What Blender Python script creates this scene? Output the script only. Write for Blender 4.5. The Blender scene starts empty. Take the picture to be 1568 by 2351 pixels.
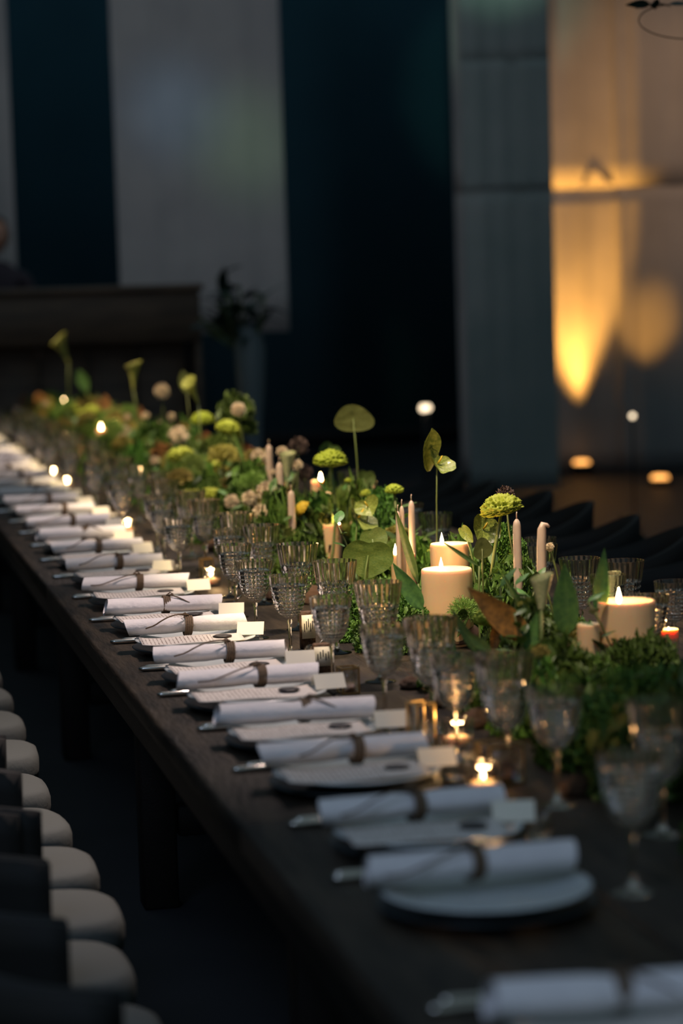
import bpy, math, random
import numpy as np
from mathutils import Vector, Matrix, Euler, noise

# ------------------------------------------------------------------ camera
S = bpy.context.scene
COL = S.collection
FPX = 2351 * 85 / 36
CZ = 1.53
YAW, PIT, ROLL = math.radians(11.9), math.radians(5.15), math.radians(1.8)
fwd = Vector((math.sin(YAW) * math.cos(PIT), math.cos(YAW) * math.cos(PIT), -math.sin(PIT)))
r0 = Vector((math.cos(YAW), -math.sin(YAW), 0)); u0 = r0.cross(fwd)
rgt = r0 * math.cos(ROLL) - u0 * math.sin(ROLL)
upv = u0 * math.cos(ROLL) + r0 * math.sin(ROLL)
cd = bpy.data.cameras.new('camera'); cam = bpy.data.objects.new('camera', cd); COL.objects.link(cam)
cam.matrix_world = Matrix(((rgt.x, upv.x, -fwd.x, 0), (rgt.y, upv.y, -fwd.y, 0), (rgt.z, upv.z, -fwd.z, CZ), (0, 0, 0, 1)))
cd.lens = 85; cd.sensor_fit = 'VERTICAL'; cd.sensor_height = 36; cd.sensor_width = 24
cd.clip_start = 0.05; cd.clip_end = 100
cd.dof.use_dof = True; cd.dof.focus_distance = 5.45; cd.dof.aperture_fstop = 2.3
S.camera = cam
S.view_settings.view_transform = 'Standard'; S.view_settings.look = 'None'
S.view_settings.exposure = 0.3; S.view_settings.gamma = 1.0; S.view_settings.use_curve_mapping = False

# ------------------------------------------------------------------ world and lights
W = bpy.data.worlds.new('world'); S.world = W; W.use_nodes = True
bg = W.node_tree.nodes['Background']
bg.inputs[0].default_value = (0.62, 0.86, 1.0, 1); bg.inputs[1].default_value = 0.125


def spot(name, loc, tgt, power, col, angle, blend=0.5, size=0.1):
    l = bpy.data.lights.new(name, 'SPOT'); l.energy = power; l.color = col
    l.spot_size = math.radians(angle); l.spot_blend = blend; l.shadow_soft_size = size
    o = bpy.data.objects.new(name, l); COL.objects.link(o); o.location = loc
    o.rotation_euler = (Vector(tgt) - Vector(loc)).to_track_quat('-Z', 'Y').to_euler()
    return o


def area(name, loc, tgt, power, col, sx, sy):
    l = bpy.data.lights.new(name, 'AREA'); l.energy = power; l.color = col
    l.shape = 'RECTANGLE'; l.size = sx; l.size_y = sy
    o = bpy.data.objects.new(name, l); COL.objects.link(o); o.location = loc
    o.rotation_euler = (Vector(tgt) - Vector(loc)).to_track_quat('-Z', 'Y').to_euler()
    return o


WARM = (1.0, 0.76, 0.46)
for i, (y, p, a) in enumerate([(4.12, 280, 8.5), (5.25, 640, 17), (6.35, 660, 17), (7.45, 680, 17), (8.6, 700, 17), (9.75, 700, 17), (10.9, 700, 17), (12.1, 700, 17), (13.3, 620, 17)]):  # the first, narrow one is added to brighten the near kale
    spot('ceiling_spot', (0.1, y - 1.6, 4.3), (1.33, y, 0.9), p, WARM, a, 0.3, 0.07)
for i, (y, p) in enumerate([(5.2, 480), (7.9, 360), (11.2, 300)]):  # added fill lamps that lift the napkins to a warm tone
    spot('warm_fill', (1.6, y + 0.6, 4.6), (0.85, y, 0.75), p, (1.0, 0.78, 0.72), 46, 1.0, 0.2)
area('cool_fill', (-1.2, 1.2, 4.2), (0.9, 2.9, 0.75), 24, (0.50, 0.64, 1.0), 1.6, 1.6)  # added fill, gives the nearest settings their bluish light
# coloured stage lights thrown on the hanging cloths, plus two added fill lamps
spot('drape_fill_neutral', (-1.5, 9, 4.8), (2.65, 17, 3.0), 280, (0.85, 0.82, 0.92), 30, 0.9, 0.3)  # added fill, lifts the grey drape overall
spot('stage_light_green', (0.5, 9, 4.8), (3.0, 17, 2.6), 240, (0.55, 1.0, 0.45), 6.5, 1.0, 0.2)
spot('stage_light_blue', (0.3, 9, 4.8), (2.45, 17, 2.9), 280, (0.3, 0.6, 1.0), 6, 1.0, 0.2)
spot('stage_light_sea', (2.5, 9, 4.8), (4.85, 17, 4.1), 420, (0.6, 1.0, 0.75), 9, 0.6, 0.1)
spot('drape_fill_amber', (5.9, 14.0, 5.6), (6.75, 19.0, 2.6), 400, (1.0, 0.55, 0.30), 30, 0.9, 0.2)  # added fill, tones the upper part of the uplit drape


# ------------------------------------------------------------------ helpers
def ray(px, py):
    return fwd * FPX + rgt * (px - 784) + upv * (1175.5 - py)


def atz(px, py, z):
    d = ray(px, py); return Vector((0, 0, CZ)) + d * ((z - CZ) / d.z)


def atX(px, py, X):
    d = ray(px, py); return Vector((0, 0, CZ)) + d * (X / d.x)


def atD(px, py, D):
    return Vector((0, 0, CZ)) + ray(px, py) * (D / FPX)


def dep(p):
    return (Vector(p) - Vector((0, 0, CZ))).dot(fwd)


def me(name, V, Fc, m=None, smooth=True):
    d = bpy.data.meshes.new(name)
    d.from_pydata([tuple(v) for v in V], [], Fc)
    if m: d.materials.append(m)
    if smooth: d.polygons.foreach_set('use_smooth', [True] * len(Fc))
    d.update(); return d


def link(name, data, parent=None, loc=(0, 0, 0), rot=(0, 0, 0), sc=1.0):
    o = bpy.data.objects.new(name, data); COL.objects.link(o)
    if parent: o.parent = parent
    o.location = loc; o.rotation_euler = rot
    o.scale = (sc, sc, sc) if isinstance(sc, (int, float)) else sc
    return o


def tag(o, label, cat, group=None, kind=None):
    if label: o['label'] = label
    if cat: o['category'] = cat
    if group: o['group'] = group
    if kind: o['kind'] = kind
    return o


def empty(name, loc, label, cat, group=None, rz=0.0):
    o = bpy.data.objects.new(name, None); COL.objects.link(o); o.location = loc
    o.rotation_euler = (0, 0, rz); o.empty_display_size = 0.05
    return tag(o, label, cat, group)


def struct(name, data, **k):
    o = link(name, data, **k); o['kind'] = 'structure'; return o


def dup(root, loc, rz, label, group=None):
    r = root.copy(); COL.objects.link(r); r.location = loc; r.rotation_euler = (0, 0, rz)
    r['label'] = label
    if group: r['group'] = group
    for ch in list(root.children):
        c = ch.copy(); COL.objects.link(c); c.parent = r
        for g in list(ch.children):
            e = g.copy(); COL.objects.link(e); e.parent = c
    return r


class MB:
    def __init__(s): s.V = []; s.F = []

    def add(s, V, F, M=None):
        n = len(s.V)
        for v in V:
            v = Vector(v)
            s.V.append(M @ v if M else v)
        s.F += [tuple(i + n for i in f) for f in F]
        return s

    def box(s, c, d, M=None, bev=0.0):
        x, y, z = d[0] / 2, d[1] / 2, d[2] / 2; b = min(bev, x * .9, y * .9, z * .9)
        if b <= 0:
            V = [(c[0] + i * x, c[1] + j * y, c[2] + k * z) for k in (-1, 1) for j in (-1, 1) for i in (-1, 1)]
            F = [(0, 2, 3, 1), (4, 5, 7, 6), (0, 1, 5, 4), (2, 6, 7, 3), (0, 4, 6, 2), (1, 3, 7, 5)]
            return s.add(V, F, M)
        V = []; F = []
        rings = [(-z, b), (-z + b, 0), (z - b, 0), (z, b)]
        for zz, ins in rings:
            for (i, j) in ((-1, -1), (1, -1), (1, 1), (-1, 1)):
                a = (c[0] + i * (x - ins - b), c[1] + j * (y - ins), c[2] + zz)
                e = (c[0] + i * (x - ins), c[1] + j * (y - ins - b), c[2] + zz)
                V += [a, e] if (i * j) < 0 else [e, a]
        for r in range(3):
            for k in range(8):
                F.append((r * 8 + k, r * 8 + (k + 1) % 8, r * 8 + 8 + (k + 1) % 8, r * 8 + 8 + k))
        F.append(tuple(range(7, -1, -1))); F.append(tuple(range(24, 32)))
        return s.add(V, F, M)

    def lathe(s, prof, n=24, mod=None, M=None, cap=True):
        V = []; F = []
        for k, (r, z) in enumerate(prof):
            for i in range(n):
                a = 2 * math.pi * i / n
                rr = mod(r, z, i, k) if mod else r
                V.append((rr * math.cos(a), rr * math.sin(a), z))
        for k in range(len(prof) - 1):
            for i in range(n):
                j = (i + 1) % n
                F.append((k * n + i, k * n + j, (k + 1) * n + j, (k + 1) * n + i))
        if cap:
            if prof[0][0] > 1e-5: F.append(tuple(range(n - 1, -1, -1)))
            if prof[-1][0] > 1e-5: F.append(tuple((len(prof) - 1) * n + i for i in range(n)))
        return s.add(V, F, M)

    def tube(s, pts, rad, n=8, cap=True):
        pts = [Vector(p) for p in pts]
        R = rad if isinstance(rad, (list, tuple)) else [rad] * len(pts)
        V = []; F = []; u = None
        for k, p in enumerate(pts):
            t = (pts[min(k + 1, len(pts) - 1)] - pts[max(k - 1, 0)]).normalized()
            if u is None: u = t.orthogonal().normalized()
            u = (u - t * u.dot(t)).normalized(); w = t.cross(u)
            for i in range(n):
                a = 2 * math.pi * i / n
                V.append(p + (u * math.cos(a) + w * math.sin(a)) * R[k])
        for k in range(len(pts) - 1):
            for i in range(n):
                j = (i + 1) % n
                F.append((k * n + i, k * n + j, (k + 1) * n + j, (k + 1) * n + i))
        if cap:
            F.append(tuple(range(n - 1, -1, -1))); F.append(tuple((len(pts) - 1) * n + i for i in range(n)))
        return s.add(V, F)

    def mesh(s, name, m=None, smooth=True): return me(name, s.V, s.F, m, smooth)


def N(nt, t, **k):
    n = nt.nodes.new(t)
    for a, b in k.items():
        if a in n.inputs: n.inputs[a].default_value = b
        else: setattr(n, a, b)
    return n


def mat(name, c, rough=0.6, metal=0.0, c2=None, scale=8.0, bump=0.0, bscale=40.0, rand=0.0, sss=0.0, sssr=(1, .3, .1), ssss=0.01,
        stretch=(1, 1, 1), trans=0.0, spec=0.5, coat=0.0, sheen=0.0):
    m = bpy.data.materials.new(name); m.use_nodes = True; nt = m.node_tree
    b = nt.nodes['Principled BSDF']; L = nt.links.new
    b.inputs['Base Color'].default_value = (*c, 1); b.inputs['Roughness'].default_value = rough
    b.inputs['Metallic'].default_value = metal; b.inputs['Specular IOR Level'].default_value = spec
    b.inputs['Coat Weight'].default_value = coat
    b.inputs['Sheen Weight'].default_value = sheen
    if sss:
        b.inputs['Subsurface Weight'].default_value = sss; b.inputs['Subsurface Radius'].default_value = sssr
        b.inputs['Subsurface Scale'].default_value = ssss
    tc = N(nt, 'ShaderNodeTexCoord'); mp = N(nt, 'ShaderNodeMapping'); mp.inputs['Scale'].default_value = stretch
    L(tc.outputs['Object'], mp.inputs['Vector'])
    col = None
    if c2:
        t = N(nt, 'ShaderNodeTexNoise', Scale=scale, Detail=4.0); L(mp.outputs[0], t.inputs['Vector'])
        mx = N(nt, 'ShaderNodeMix', data_type='RGBA'); mx.inputs[6].default_value = (*c, 1); mx.inputs[7].default_value = (*c2, 1)
        r = N(nt, 'ShaderNodeMapRange'); r.inputs[1].default_value = .35; r.inputs[2].default_value = .65
        L(t.outputs[0], r.inputs[0]); L(r.outputs[0], mx.inputs[0]); col = mx.outputs[2]
    if rand:
        oi = N(nt, 'ShaderNodeObjectInfo'); hs = N(nt, 'ShaderNodeHueSaturation')
        r1 = N(nt, 'ShaderNodeMapRange'); r1.inputs[3].default_value = 1 - rand; r1.inputs[4].default_value = 1 + rand
        r2 = N(nt, 'ShaderNodeMapRange'); r2.inputs[3].default_value = .5 - rand * .06; r2.inputs[4].default_value = .5 + rand * .06
        L(oi.outputs['Random'], r1.inputs[0]); L(oi.outputs['Random'], r2.inputs[0])
        L(r1.outputs[0], hs.inputs['Value']); L(r2.outputs[0], hs.inputs['Hue'])
        if col: L(col, hs.inputs['Color'])
        else: hs.inputs['Color'].default_value = (*c, 1)
        col = hs.outputs[0]
    if col: L(col, b.inputs['Base Color'])
    if bump:
        t = N(nt, 'ShaderNodeTexNoise', Scale=bscale, Detail=5.0); L(mp.outputs[0], t.inputs['Vector'])
        bp = N(nt, 'ShaderNodeBump', Strength=bump, Distance=0.01); L(t.outputs[0], bp.inputs['Height']); L(bp.outputs[0], b.inputs['Normal'])
    if trans:   # thin translucent leaf or cloth
        tr = N(nt, 'ShaderNodeBsdfTranslucent'); tr.inputs[0].default_value = (*c, 1)
        if col: L(col, tr.inputs[0])
        ms = N(nt, 'ShaderNodeMixShader'); ms.inputs[0].default_value = trans
        L(b.outputs[0], ms.inputs[1]); L(tr.outputs[0], ms.inputs[2])
        L(ms.outputs[0], nt.nodes['Material Output'].inputs[0])
    return m


def glassmat(name, tint=(1, 1, 1), rough=0.02, clear=0.45, ior=1.5):
    m = bpy.data.materials.new(name); m.use_nodes = True; nt = m.node_tree; nt.nodes.remove(nt.nodes['Principled BSDF'])
    g = N(nt, 'ShaderNodeBsdfGlass'); g.inputs['Color'].default_value = (*tint, 1); g.inputs['Roughness'].default_value = rough; g.inputs['IOR'].default_value = ior
    t = N(nt, 'ShaderNodeBsdfTransparent'); t.inputs[0].default_value = (*tint, 1)
    ms = N(nt, 'ShaderNodeMixShader'); ms.inputs[0].default_value = clear
    nt.links.new(g.outputs[0], ms.inputs[1]); nt.links.new(t.outputs[0], ms.inputs[2])
    nt.links.new(ms.outputs[0], nt.nodes['Material Output'].inputs[0])
    return m


def emis(name, c, s):
    m = bpy.data.materials.new(name); m.use_nodes = True; nt = m.node_tree
    b = nt.nodes['Principled BSDF']; b.inputs['Base Color'].default_value = (*c, 1)
    b.inputs['Emission Color'].default_value = (*c, 1); b.inputs['Emission Strength'].default_value = s
    return m


M = dict(
    wood=mat('table_wood', (.044, .033, .022), .5, c2=(.015, .012, .009), scale=5, stretch=(6, 1, 6), bump=.35, bscale=18, spec=.15),
    apron=mat('apron_wood', (.020, .015, .010), .6, c2=(.016, .012, .009), scale=6, stretch=(6, 1, 6), bump=.3),
    floor=mat('floor_concrete', (.030, .031, .034), .6, c2=(.020, .022, .026), scale=1.5, bump=.1, bscale=6),
    wall=mat('wall_dark', (.032, .120, .165), .9, c2=(.020, .085, .120), scale=.5),
    cloth=mat('drape_cloth', (.50, .50, .48), .85, c2=(.44, .44, .43), scale=2.5, bump=.1, bscale=60, trans=.3),
    clothdk=mat('drape_cloth_sea', (.40, .44, .42), .85, c2=(.32, .38, .36), scale=2, bump=.1, bscale=60, trans=.2),
    bar=mat('bar_timber', (.16, .10, .065), .6, c2=(.10, .065, .045), scale=3, stretch=(1, 1, 5), bump=.2),
    plate=mat('glazed_stoneware', (.58, .62, .60), .22, c2=(.50, .54, .53), scale=14, rand=.06),
    charger=mat('dark_stoneware', (.022, .034, .038), .35, c2=(.014, .02, .022), scale=9),
    linen=mat('napkin_linen', (.80, .76, .74), .9, c2=(.74, .70, .69), scale=30, bump=.25, bscale=90, rand=.04, sheen=.1),
    cord=mat('brown_cord', (.14, .09, .05), .8, bump=.4, bscale=200),
    card=mat('card_stock', (.86, .80, .64), .8),
    seal=mat('dark_seal', (.02, .014, .012), .35),
    steel=mat('cutlery_steel', (.62, .58, .52), .18, 1.0),
    brass=mat('aged_brass', (.62, .44, .20), .28, 1.0),
    glass=glassmat('cut_crystal', (1, .97, .93), .035, .08),  # slight warm tint in the glass stands in for warm surrounding light
    thin=glassmat('clear_glass', (1, 1, 1), .02, .6),
    wax=mat('candle_wax', (.80, .56, .34), .45, sss=1.0, sssr=(1, .62, .38), ssss=.008, bump=.2, bscale=18, stretch=(1, 1, .3)),
    taper=mat('taper_wax', (.56, .43, .35), .4, sss=.5, sssr=(1, .5, .3), ssss=.008, bump=.2, bscale=25),
    wick=mat('burnt_wick', (.015, .01, .008), .9),
    kale=mat('kale_leaf', (.150, .280, .040), .55, c2=(.060, .140, .025), scale=25, rand=.35, trans=.15),
    moss=mat('moss_green', (.110, .220, .022), .7, c2=(.045, .100, .016), scale=30, rand=.3, trans=.1),
    dianthus=mat('dianthus_green', (.24, .36, .07), .6, c2=(.13, .22, .04), scale=30, rand=.25, trans=.15),
    lime=mat('cockscomb_lime', (.36, .42, .025), .7, c2=(.20, .26, .02), scale=40, rand=.15),
    yellow=mat('cockscomb_yellow', (.62, .40, .020), .65, c2=(.42, .30, .02), scale=40, rand=.1),
    olive=mat('hydrangea_olive', (.42, .34, .08), .7, c2=(.24, .23, .05), scale=35, rand=.3, trans=.15),
    rust=mat('rust_bloom', (.46, .20, .07), .7, c2=(.28, .15, .05), scale=35, rand=.25, trans=.15),
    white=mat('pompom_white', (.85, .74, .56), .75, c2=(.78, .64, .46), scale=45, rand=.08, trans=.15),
    backlit=mat('pompom_backlit', (.13, .085, .075), .8, c2=(.09, .06, .055), scale=45, rand=.2),  # backlit shade put into the colour, a dark version of the pompom
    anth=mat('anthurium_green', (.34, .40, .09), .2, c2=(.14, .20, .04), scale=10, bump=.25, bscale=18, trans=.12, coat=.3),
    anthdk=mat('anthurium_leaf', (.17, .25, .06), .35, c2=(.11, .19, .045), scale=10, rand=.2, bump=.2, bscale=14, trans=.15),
    pad=mat('round_leaf', (.16, .18, .05), .6, c2=(.12, .14, .04), scale=12, rand=.15, trans=.25),
    trumpet=mat('trumpet_cream', (.52, .52, .15), .5, c2=(.36, .40, .10), scale=14, rand=.2, trans=.25),
    tulip=mat('tulip_white', (.62, .60, .36), .5, c2=(.36, .42, .20), scale=10, trans=.25),
    leaf=mat('pointed_leaf', (.11, .21, .05), .45, c2=(.06, .13, .04), scale=12, rand=.35, trans=.15),
    brownleaf=mat('brown_leaf', (.42, .19, .04), .6, c2=(.17, .085, .02), scale=14, trans=.12),
    bark=mat('brown_bark', (.13, .065, .028), .85, c2=(.07, .035, .018), scale=30, bump=.6, bscale=50),
    stem=mat('green_stem', (.13, .17, .05), .5, rand=.3),
    twig=mat('brown_twig', (.16, .10, .05), .7),
    seat=mat('seat_cream', (.125, .135, .12), .85, bump=.15, bscale=70, rand=.05),
    shell=mat('chair_shell', (.010, .011, .010), .75, c2=(.018, .014, .009), scale=4),
    legm=mat('chair_leg', (.03, .022, .016), .5),
    skin=mat('skin', (.42, .22, .14), .5, sss=.2, ssss=.01),
    hair=mat('hair_dark', (.012, .009, .008), .6), top=mat('dark_top', (.045, .035, .045), .85), trouser=mat('dark_trousers', (.02, .02, .03), .85),
    flame=emis('candle_flame', (1.0, .68, .32), 45), bulb=emis('warm_bulb', (1.0, .78, .52), 2.2), amber=emis('uplight_lens', (1.0, .42, .10), 2.2),
    black=mat('black_metal', (.012, .012, .013), .45, .3), ceramic=mat('pale_ceramic', (.16, .20, .21), .5),
    dkleaf=mat('dark_leaf', (.014, .040, .030), .5, rand=.2, trans=.1),
    soil=mat('dark_filling', (.035, .018, .010), .7, c2=(.12, .055, .02), scale=50, bump=.6, bscale=80),
    water=glassmat('drinking_water', (1, 1, 1), 0.0, .5, 1.33),
)


# menu paper: fine lines of print
def menumat():
    m = mat('menu_paper', (.64, .59, .53), .85); nt = m.node_tree; L = nt.links.new; b = nt.nodes['Principled BSDF']
    tc = N(nt, 'ShaderNodeTexCoord'); sx = N(nt, 'ShaderNodeSeparateXYZ'); L(tc.outputs['Object'], sx.inputs[0])
    wv = N(nt, 'ShaderNodeMath', operation='SINE'); mul = N(nt, 'ShaderNodeMath', operation='MULTIPLY'); mul.inputs[1].default_value = 2 * math.pi / .0085
    L(sx.outputs[0], mul.inputs[0]); L(mul.outputs[0], wv.inputs[0])
    gt = N(nt, 'ShaderNodeMath', operation='GREATER_THAN'); gt.inputs[1].default_value = .55; L(wv.outputs[0], gt.inputs[0])
    nz = N(nt, 'ShaderNodeTexNoise', Scale=260.0, Detail=1.0); L(tc.outputs['Object'], nz.inputs['Vector'])
    g2 = N(nt, 'ShaderNodeMath', operation='GREATER_THAN'); g2.inputs[1].default_value = .47; L(nz.outputs[0], g2.inputs[0])
    ab = N(nt, 'ShaderNodeMath', operation='ABSOLUTE'); L(sx.outputs[1], ab.inputs[0])
    g3 = N(nt, 'ShaderNodeMath', operation='LESS_THAN'); g3.inputs[1].default_value = .044; L(ab.outputs[0], g3.inputs[0])
    g4 = N(nt, 'ShaderNodeMath', operation='LESS_THAN'); g4.inputs[1].default_value = .045; L(sx.outputs[0], g4.inputs[0])
    p = gt.outputs[0]
    for g in (g2, g3, g4):
        q = N(nt, 'ShaderNodeMath', operation='MULTIPLY'); L(p, q.inputs[0]); L(g.outputs[0], q.inputs[1]); p = q.outputs[0]
    mx = N(nt, 'ShaderNodeMix', data_type='RGBA'); mx.inputs[6].default_value = (.64, .59, .53, 1); mx.inputs[7].default_value = (.20, .15, .12, 1)
    L(p, mx.inputs[0]); L(mx.outputs[2], b.inputs['Base Color']); return m


M['menu'] = menumat()
rng = random.Random(7)
def label_count(key):
    CNT[key] = CNT.get(key, 0) + 1; k = CNT[key] - 1
    return ORD[k]


CNT = {}
ORD = ('first second third fourth fifth sixth seventh eighth ninth tenth eleventh twelfth thirteenth fourteenth fifteenth sixteenth '
       'seventeenth eighteenth nineteenth twentieth twenty-first twenty-second twenty-third twenty-fourth twenty-fifth twenty-sixth '
       'twenty-seventh twenty-eighth twenty-ninth thirtieth').split()
_u = 'first second third fourth fifth sixth seventh eighth ninth'.split()
for _t, _tt in (('thirty', 'fortieth'), ('forty', 'fiftieth'), ('fifty', 'sixtieth'), ('sixty', 'seventieth'), ('seventy', 'eightieth'), ('eighty', 'ninetieth')):
    ORD += [_t + '-' + w for w in _u] + [_tt]

# ------------------------------------------------------------------ the setting
TZ = 0.75
struct('floor', MB().box((2, 11, -.05), (18, 30, .1)).mesh('floor', M['floor']))
struct('wall_back', MB().box((2, 24, 4), (18, .2, 8.2)).mesh('wall_back', M['wall']))
struct('wall_right', MB().box((11, 11, 4), (.2, 30, 8.2)).mesh('wall_right', M['wall']))
struct('wall_left', MB().box((-7, 11, 4), (.2, 30, 8.2)).mesh('wall_left', M['wall']))
struct('baseboard_back', MB().box((2, 23.87, .08), (17.6, .05, .16), bev=.01).mesh('baseboard_back', M['black']))


def cloth_mesh(name, p0, p1, z0, z1, amp, waves, seed, m, thick=.006, nx=90, nz=14, fold=None):
    """hanging cloth between two floor points, vertical folds, hemmed, with thickness"""
    p0 = Vector((p0[0], p0[1], 0)); p1 = Vector((p1[0], p1[1], 0)); d = p1 - p0; n = Vector((-d.y, d.x, 0)).normalized()
    V = []; F = []
    for side in (0, 1):
        for j in range(nz + 1):
            z = z0 + (z1 - z0) * j / nz
            for i in range(nx + 1):
                u = i / nx
                w = amp * (math.sin(u * waves * 6.28 + seed) * .6 + .5 * math.sin(u * waves * 2.7 * 6.28 + 2 * seed) + .6 * noise.noise(Vector((u * waves * 1.7, z * .25, seed))))
                if fold: w += fold(u, z)
                V.append(p0 + d * u + n * (w + side * thick) + Vector((0, 0, z)))
    k = (nx + 1) * (nz + 1)
    for j in range(nz):
        for i in range(nx):
            a = j * (nx + 1) + i
            F.append((a, a + 1, a + nx + 2, a + nx + 1)); F.append((k + a, k + a + nx + 1, k + a + nx + 2, k + a + 1))
    for i in range(nx):
        F.append((i, k + i, k + i + 1, i + 1)); a = nz * (nx + 1) + i; F.append((a, a + 1, k + a + 1, k + a))
    for j in range(nz):
        a = j * (nx + 1); F.append((a, a + nx + 1, k + a + nx + 1, k + a)); a += nx; F.append((a, k + a, k + a + nx + 1, a + nx + 1))
    return me(name, V, F, m)


def drape(p0, p1, zs, label, m, amp, waves, seed, fold=None, bottom=None):
    c = Vector(((p0[0] + p1[0]) / 2, (p0[1] + p1[1]) / 2, zs[0]))
    r = empty('hanging_drape', c, label, 'drape', 'pale cloth drapes hanging at the back of the hall')
    d = Vector((p1[0] - p0[0], p1[1] - p0[1], 0)); n = Vector((-d.y, d.x, 0)).normalized()
    for i in range(len(zs) - 1):
        off = -n * .012 * (i % 2)
        a = Vector((*p0, 0)) + off - Vector((c.x, c.y, 0)); b = Vector((*p1, 0)) + off - Vector((c.x, c.y, 0))
        nm = 'cloth_panel'
        o = link(nm, cloth_mesh(nm, a, b, zs[i] - c.z - (.03 if i else 0), zs[i + 1] - c.z, amp, waves, seed + i * .25, m, fold=fold), r)
        hm = MB()
        pts = [a + (b - a) * t for t in (0, .25, .5, .75, 1)]
        if i: hm.tube([(p.x, p.y, zs[i] - c.z) for p in pts], .006, 6); link('seam', hm.mesh('seam', m), r)
    rod = MB().tube([Vector((*p0, zs[-1])) - c - d * .03, Vector((*p1, zs[-1])) - c + d * .03], .02, 10)
    link('rail', rod.mesh('rail', M['black']), r)
    return r


drape((.55, 17.55), (1.36, 17.36), (1.28, 5.2), 'narrow bluish hanging drape cut by the left edge of the picture', M['cloth'], .02, 2, 1.0)
drape((2.07, 17.2), (3.235, 16.95), (1.28, 5.2), 'grey hanging drape in the middle left, behind the dark plant', M['cloth'], .010, 2.0, 2.0)
drape((4.60, 17.18), (5.24, 17.05), (.06, 2.28, 3.18, 5.2), 'sea green grey drape to the left of the amber lit one', M['clothdk'], .018, 1.4, 3.0)


def fld(u, z):
    w = 0.0
    if u > .51: w -= .13 * min(1, (u - .51) / .010)
    w += -.05 * math.exp(-((u - .585) / .025) ** 2)
    return w


drape((5.10, 19.32), (7.6, 18.80), (.03, 2.36, 5.2), 'wide pale drape lit amber from below by the floor uplights', M['cloth'], .022, 3.2, 4.3, fold=fld)


# ---- uplights at the foot of the amber drape
def uplight(p, tgt, label, power, ang=44):
    r = empty('floor_uplight', (p.x, p.y, 0), label, 'uplight', 'floor uplights at the foot of the amber drape')
    h = max(p.z - .03, .05)
    link('housing', MB().lathe([(.0, 0), (.075, 0), (.08, .02), (.08, h), (.070, h + .005), (.062, h - .01), (0, h - .01)], 24).mesh('housing', M['black']), r)
    link('lens', MB().lathe([(.0, h - .005), (.066, h - .005), (.066, h + .012), (.055, h + .03), (0, h + .036)], 24).mesh('lens', M['amber']), r)
    link('bracket', MB().tube([(.085, 0, .01), (.09, 0, h * .7), (.082, 0, h * .8)], .006, 6).mesh('bracket', M['black']), r)
    l = bpy.data.lights.new('uplight_beam', 'SPOT'); l.energy = power; l.color = (1.0, .44, .08); l.spot_size = math.radians(ang); l.spot_blend = 1.0; l.shadow_soft_size = .05
    o = bpy.data.objects.new('uplight_beam', l); COL.objects.link(o); o.parent = r; o.location = (0, 0, h + .06)
    o.rotation_euler = (Vector(tgt) - Vector((p.x, p.y, h + .06))).to_track_quat('-Z', 'Y').to_euler()


u1 = atD(1335, 1057, 19.74); uplight(u1, (u1.x + .03, u1.y + .11, .95), 'left amber uplight glowing below the brightest patch of the drape', 800, 38)
u2 = atD(1515, 1099, 18.4); uplight(u2, (6.62, 19.05, 1.35), 'right amber uplight near the right edge of the picture', 150, 20)

# ---- bar counter at the far left
r = empty('bar_counter', (.55, 15.5, 0), 'dark brown timber bar counter with a deep fascia at the far left', 'counter')
link('fascia', MB().box((.35, -.45, 1.42), (2.8, .06, .31), bev=.01).mesh('fascia', M['bar']), r)
link('counter_top', MB().box((.35, -.1, 1.60), (2.86, .8, .05), bev=.015).mesh('counter_top', M['bar']), r)
link('trim', MB().box((-.4, -.47, 1.27), (1.3, .03, .015), bev=.004).mesh('trim', M['ceramic']), r)
for k in range(9):
    link('board', MB().box((-.92 + k * .305, -.28, .635), (.298, .04, 1.27), bev=.006).mesh('board', M['bar']) if k == 0 else bpy.data.meshes['board'],
         r, loc=((0, 0, 0) if k == 0 else (.305 * k, 0, 0)))
link('end_panel', MB().box((1.74, -.1, .785), (.04, .7, 1.57), bev=.006).mesh('end_panel', M['bar']), r)

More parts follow.
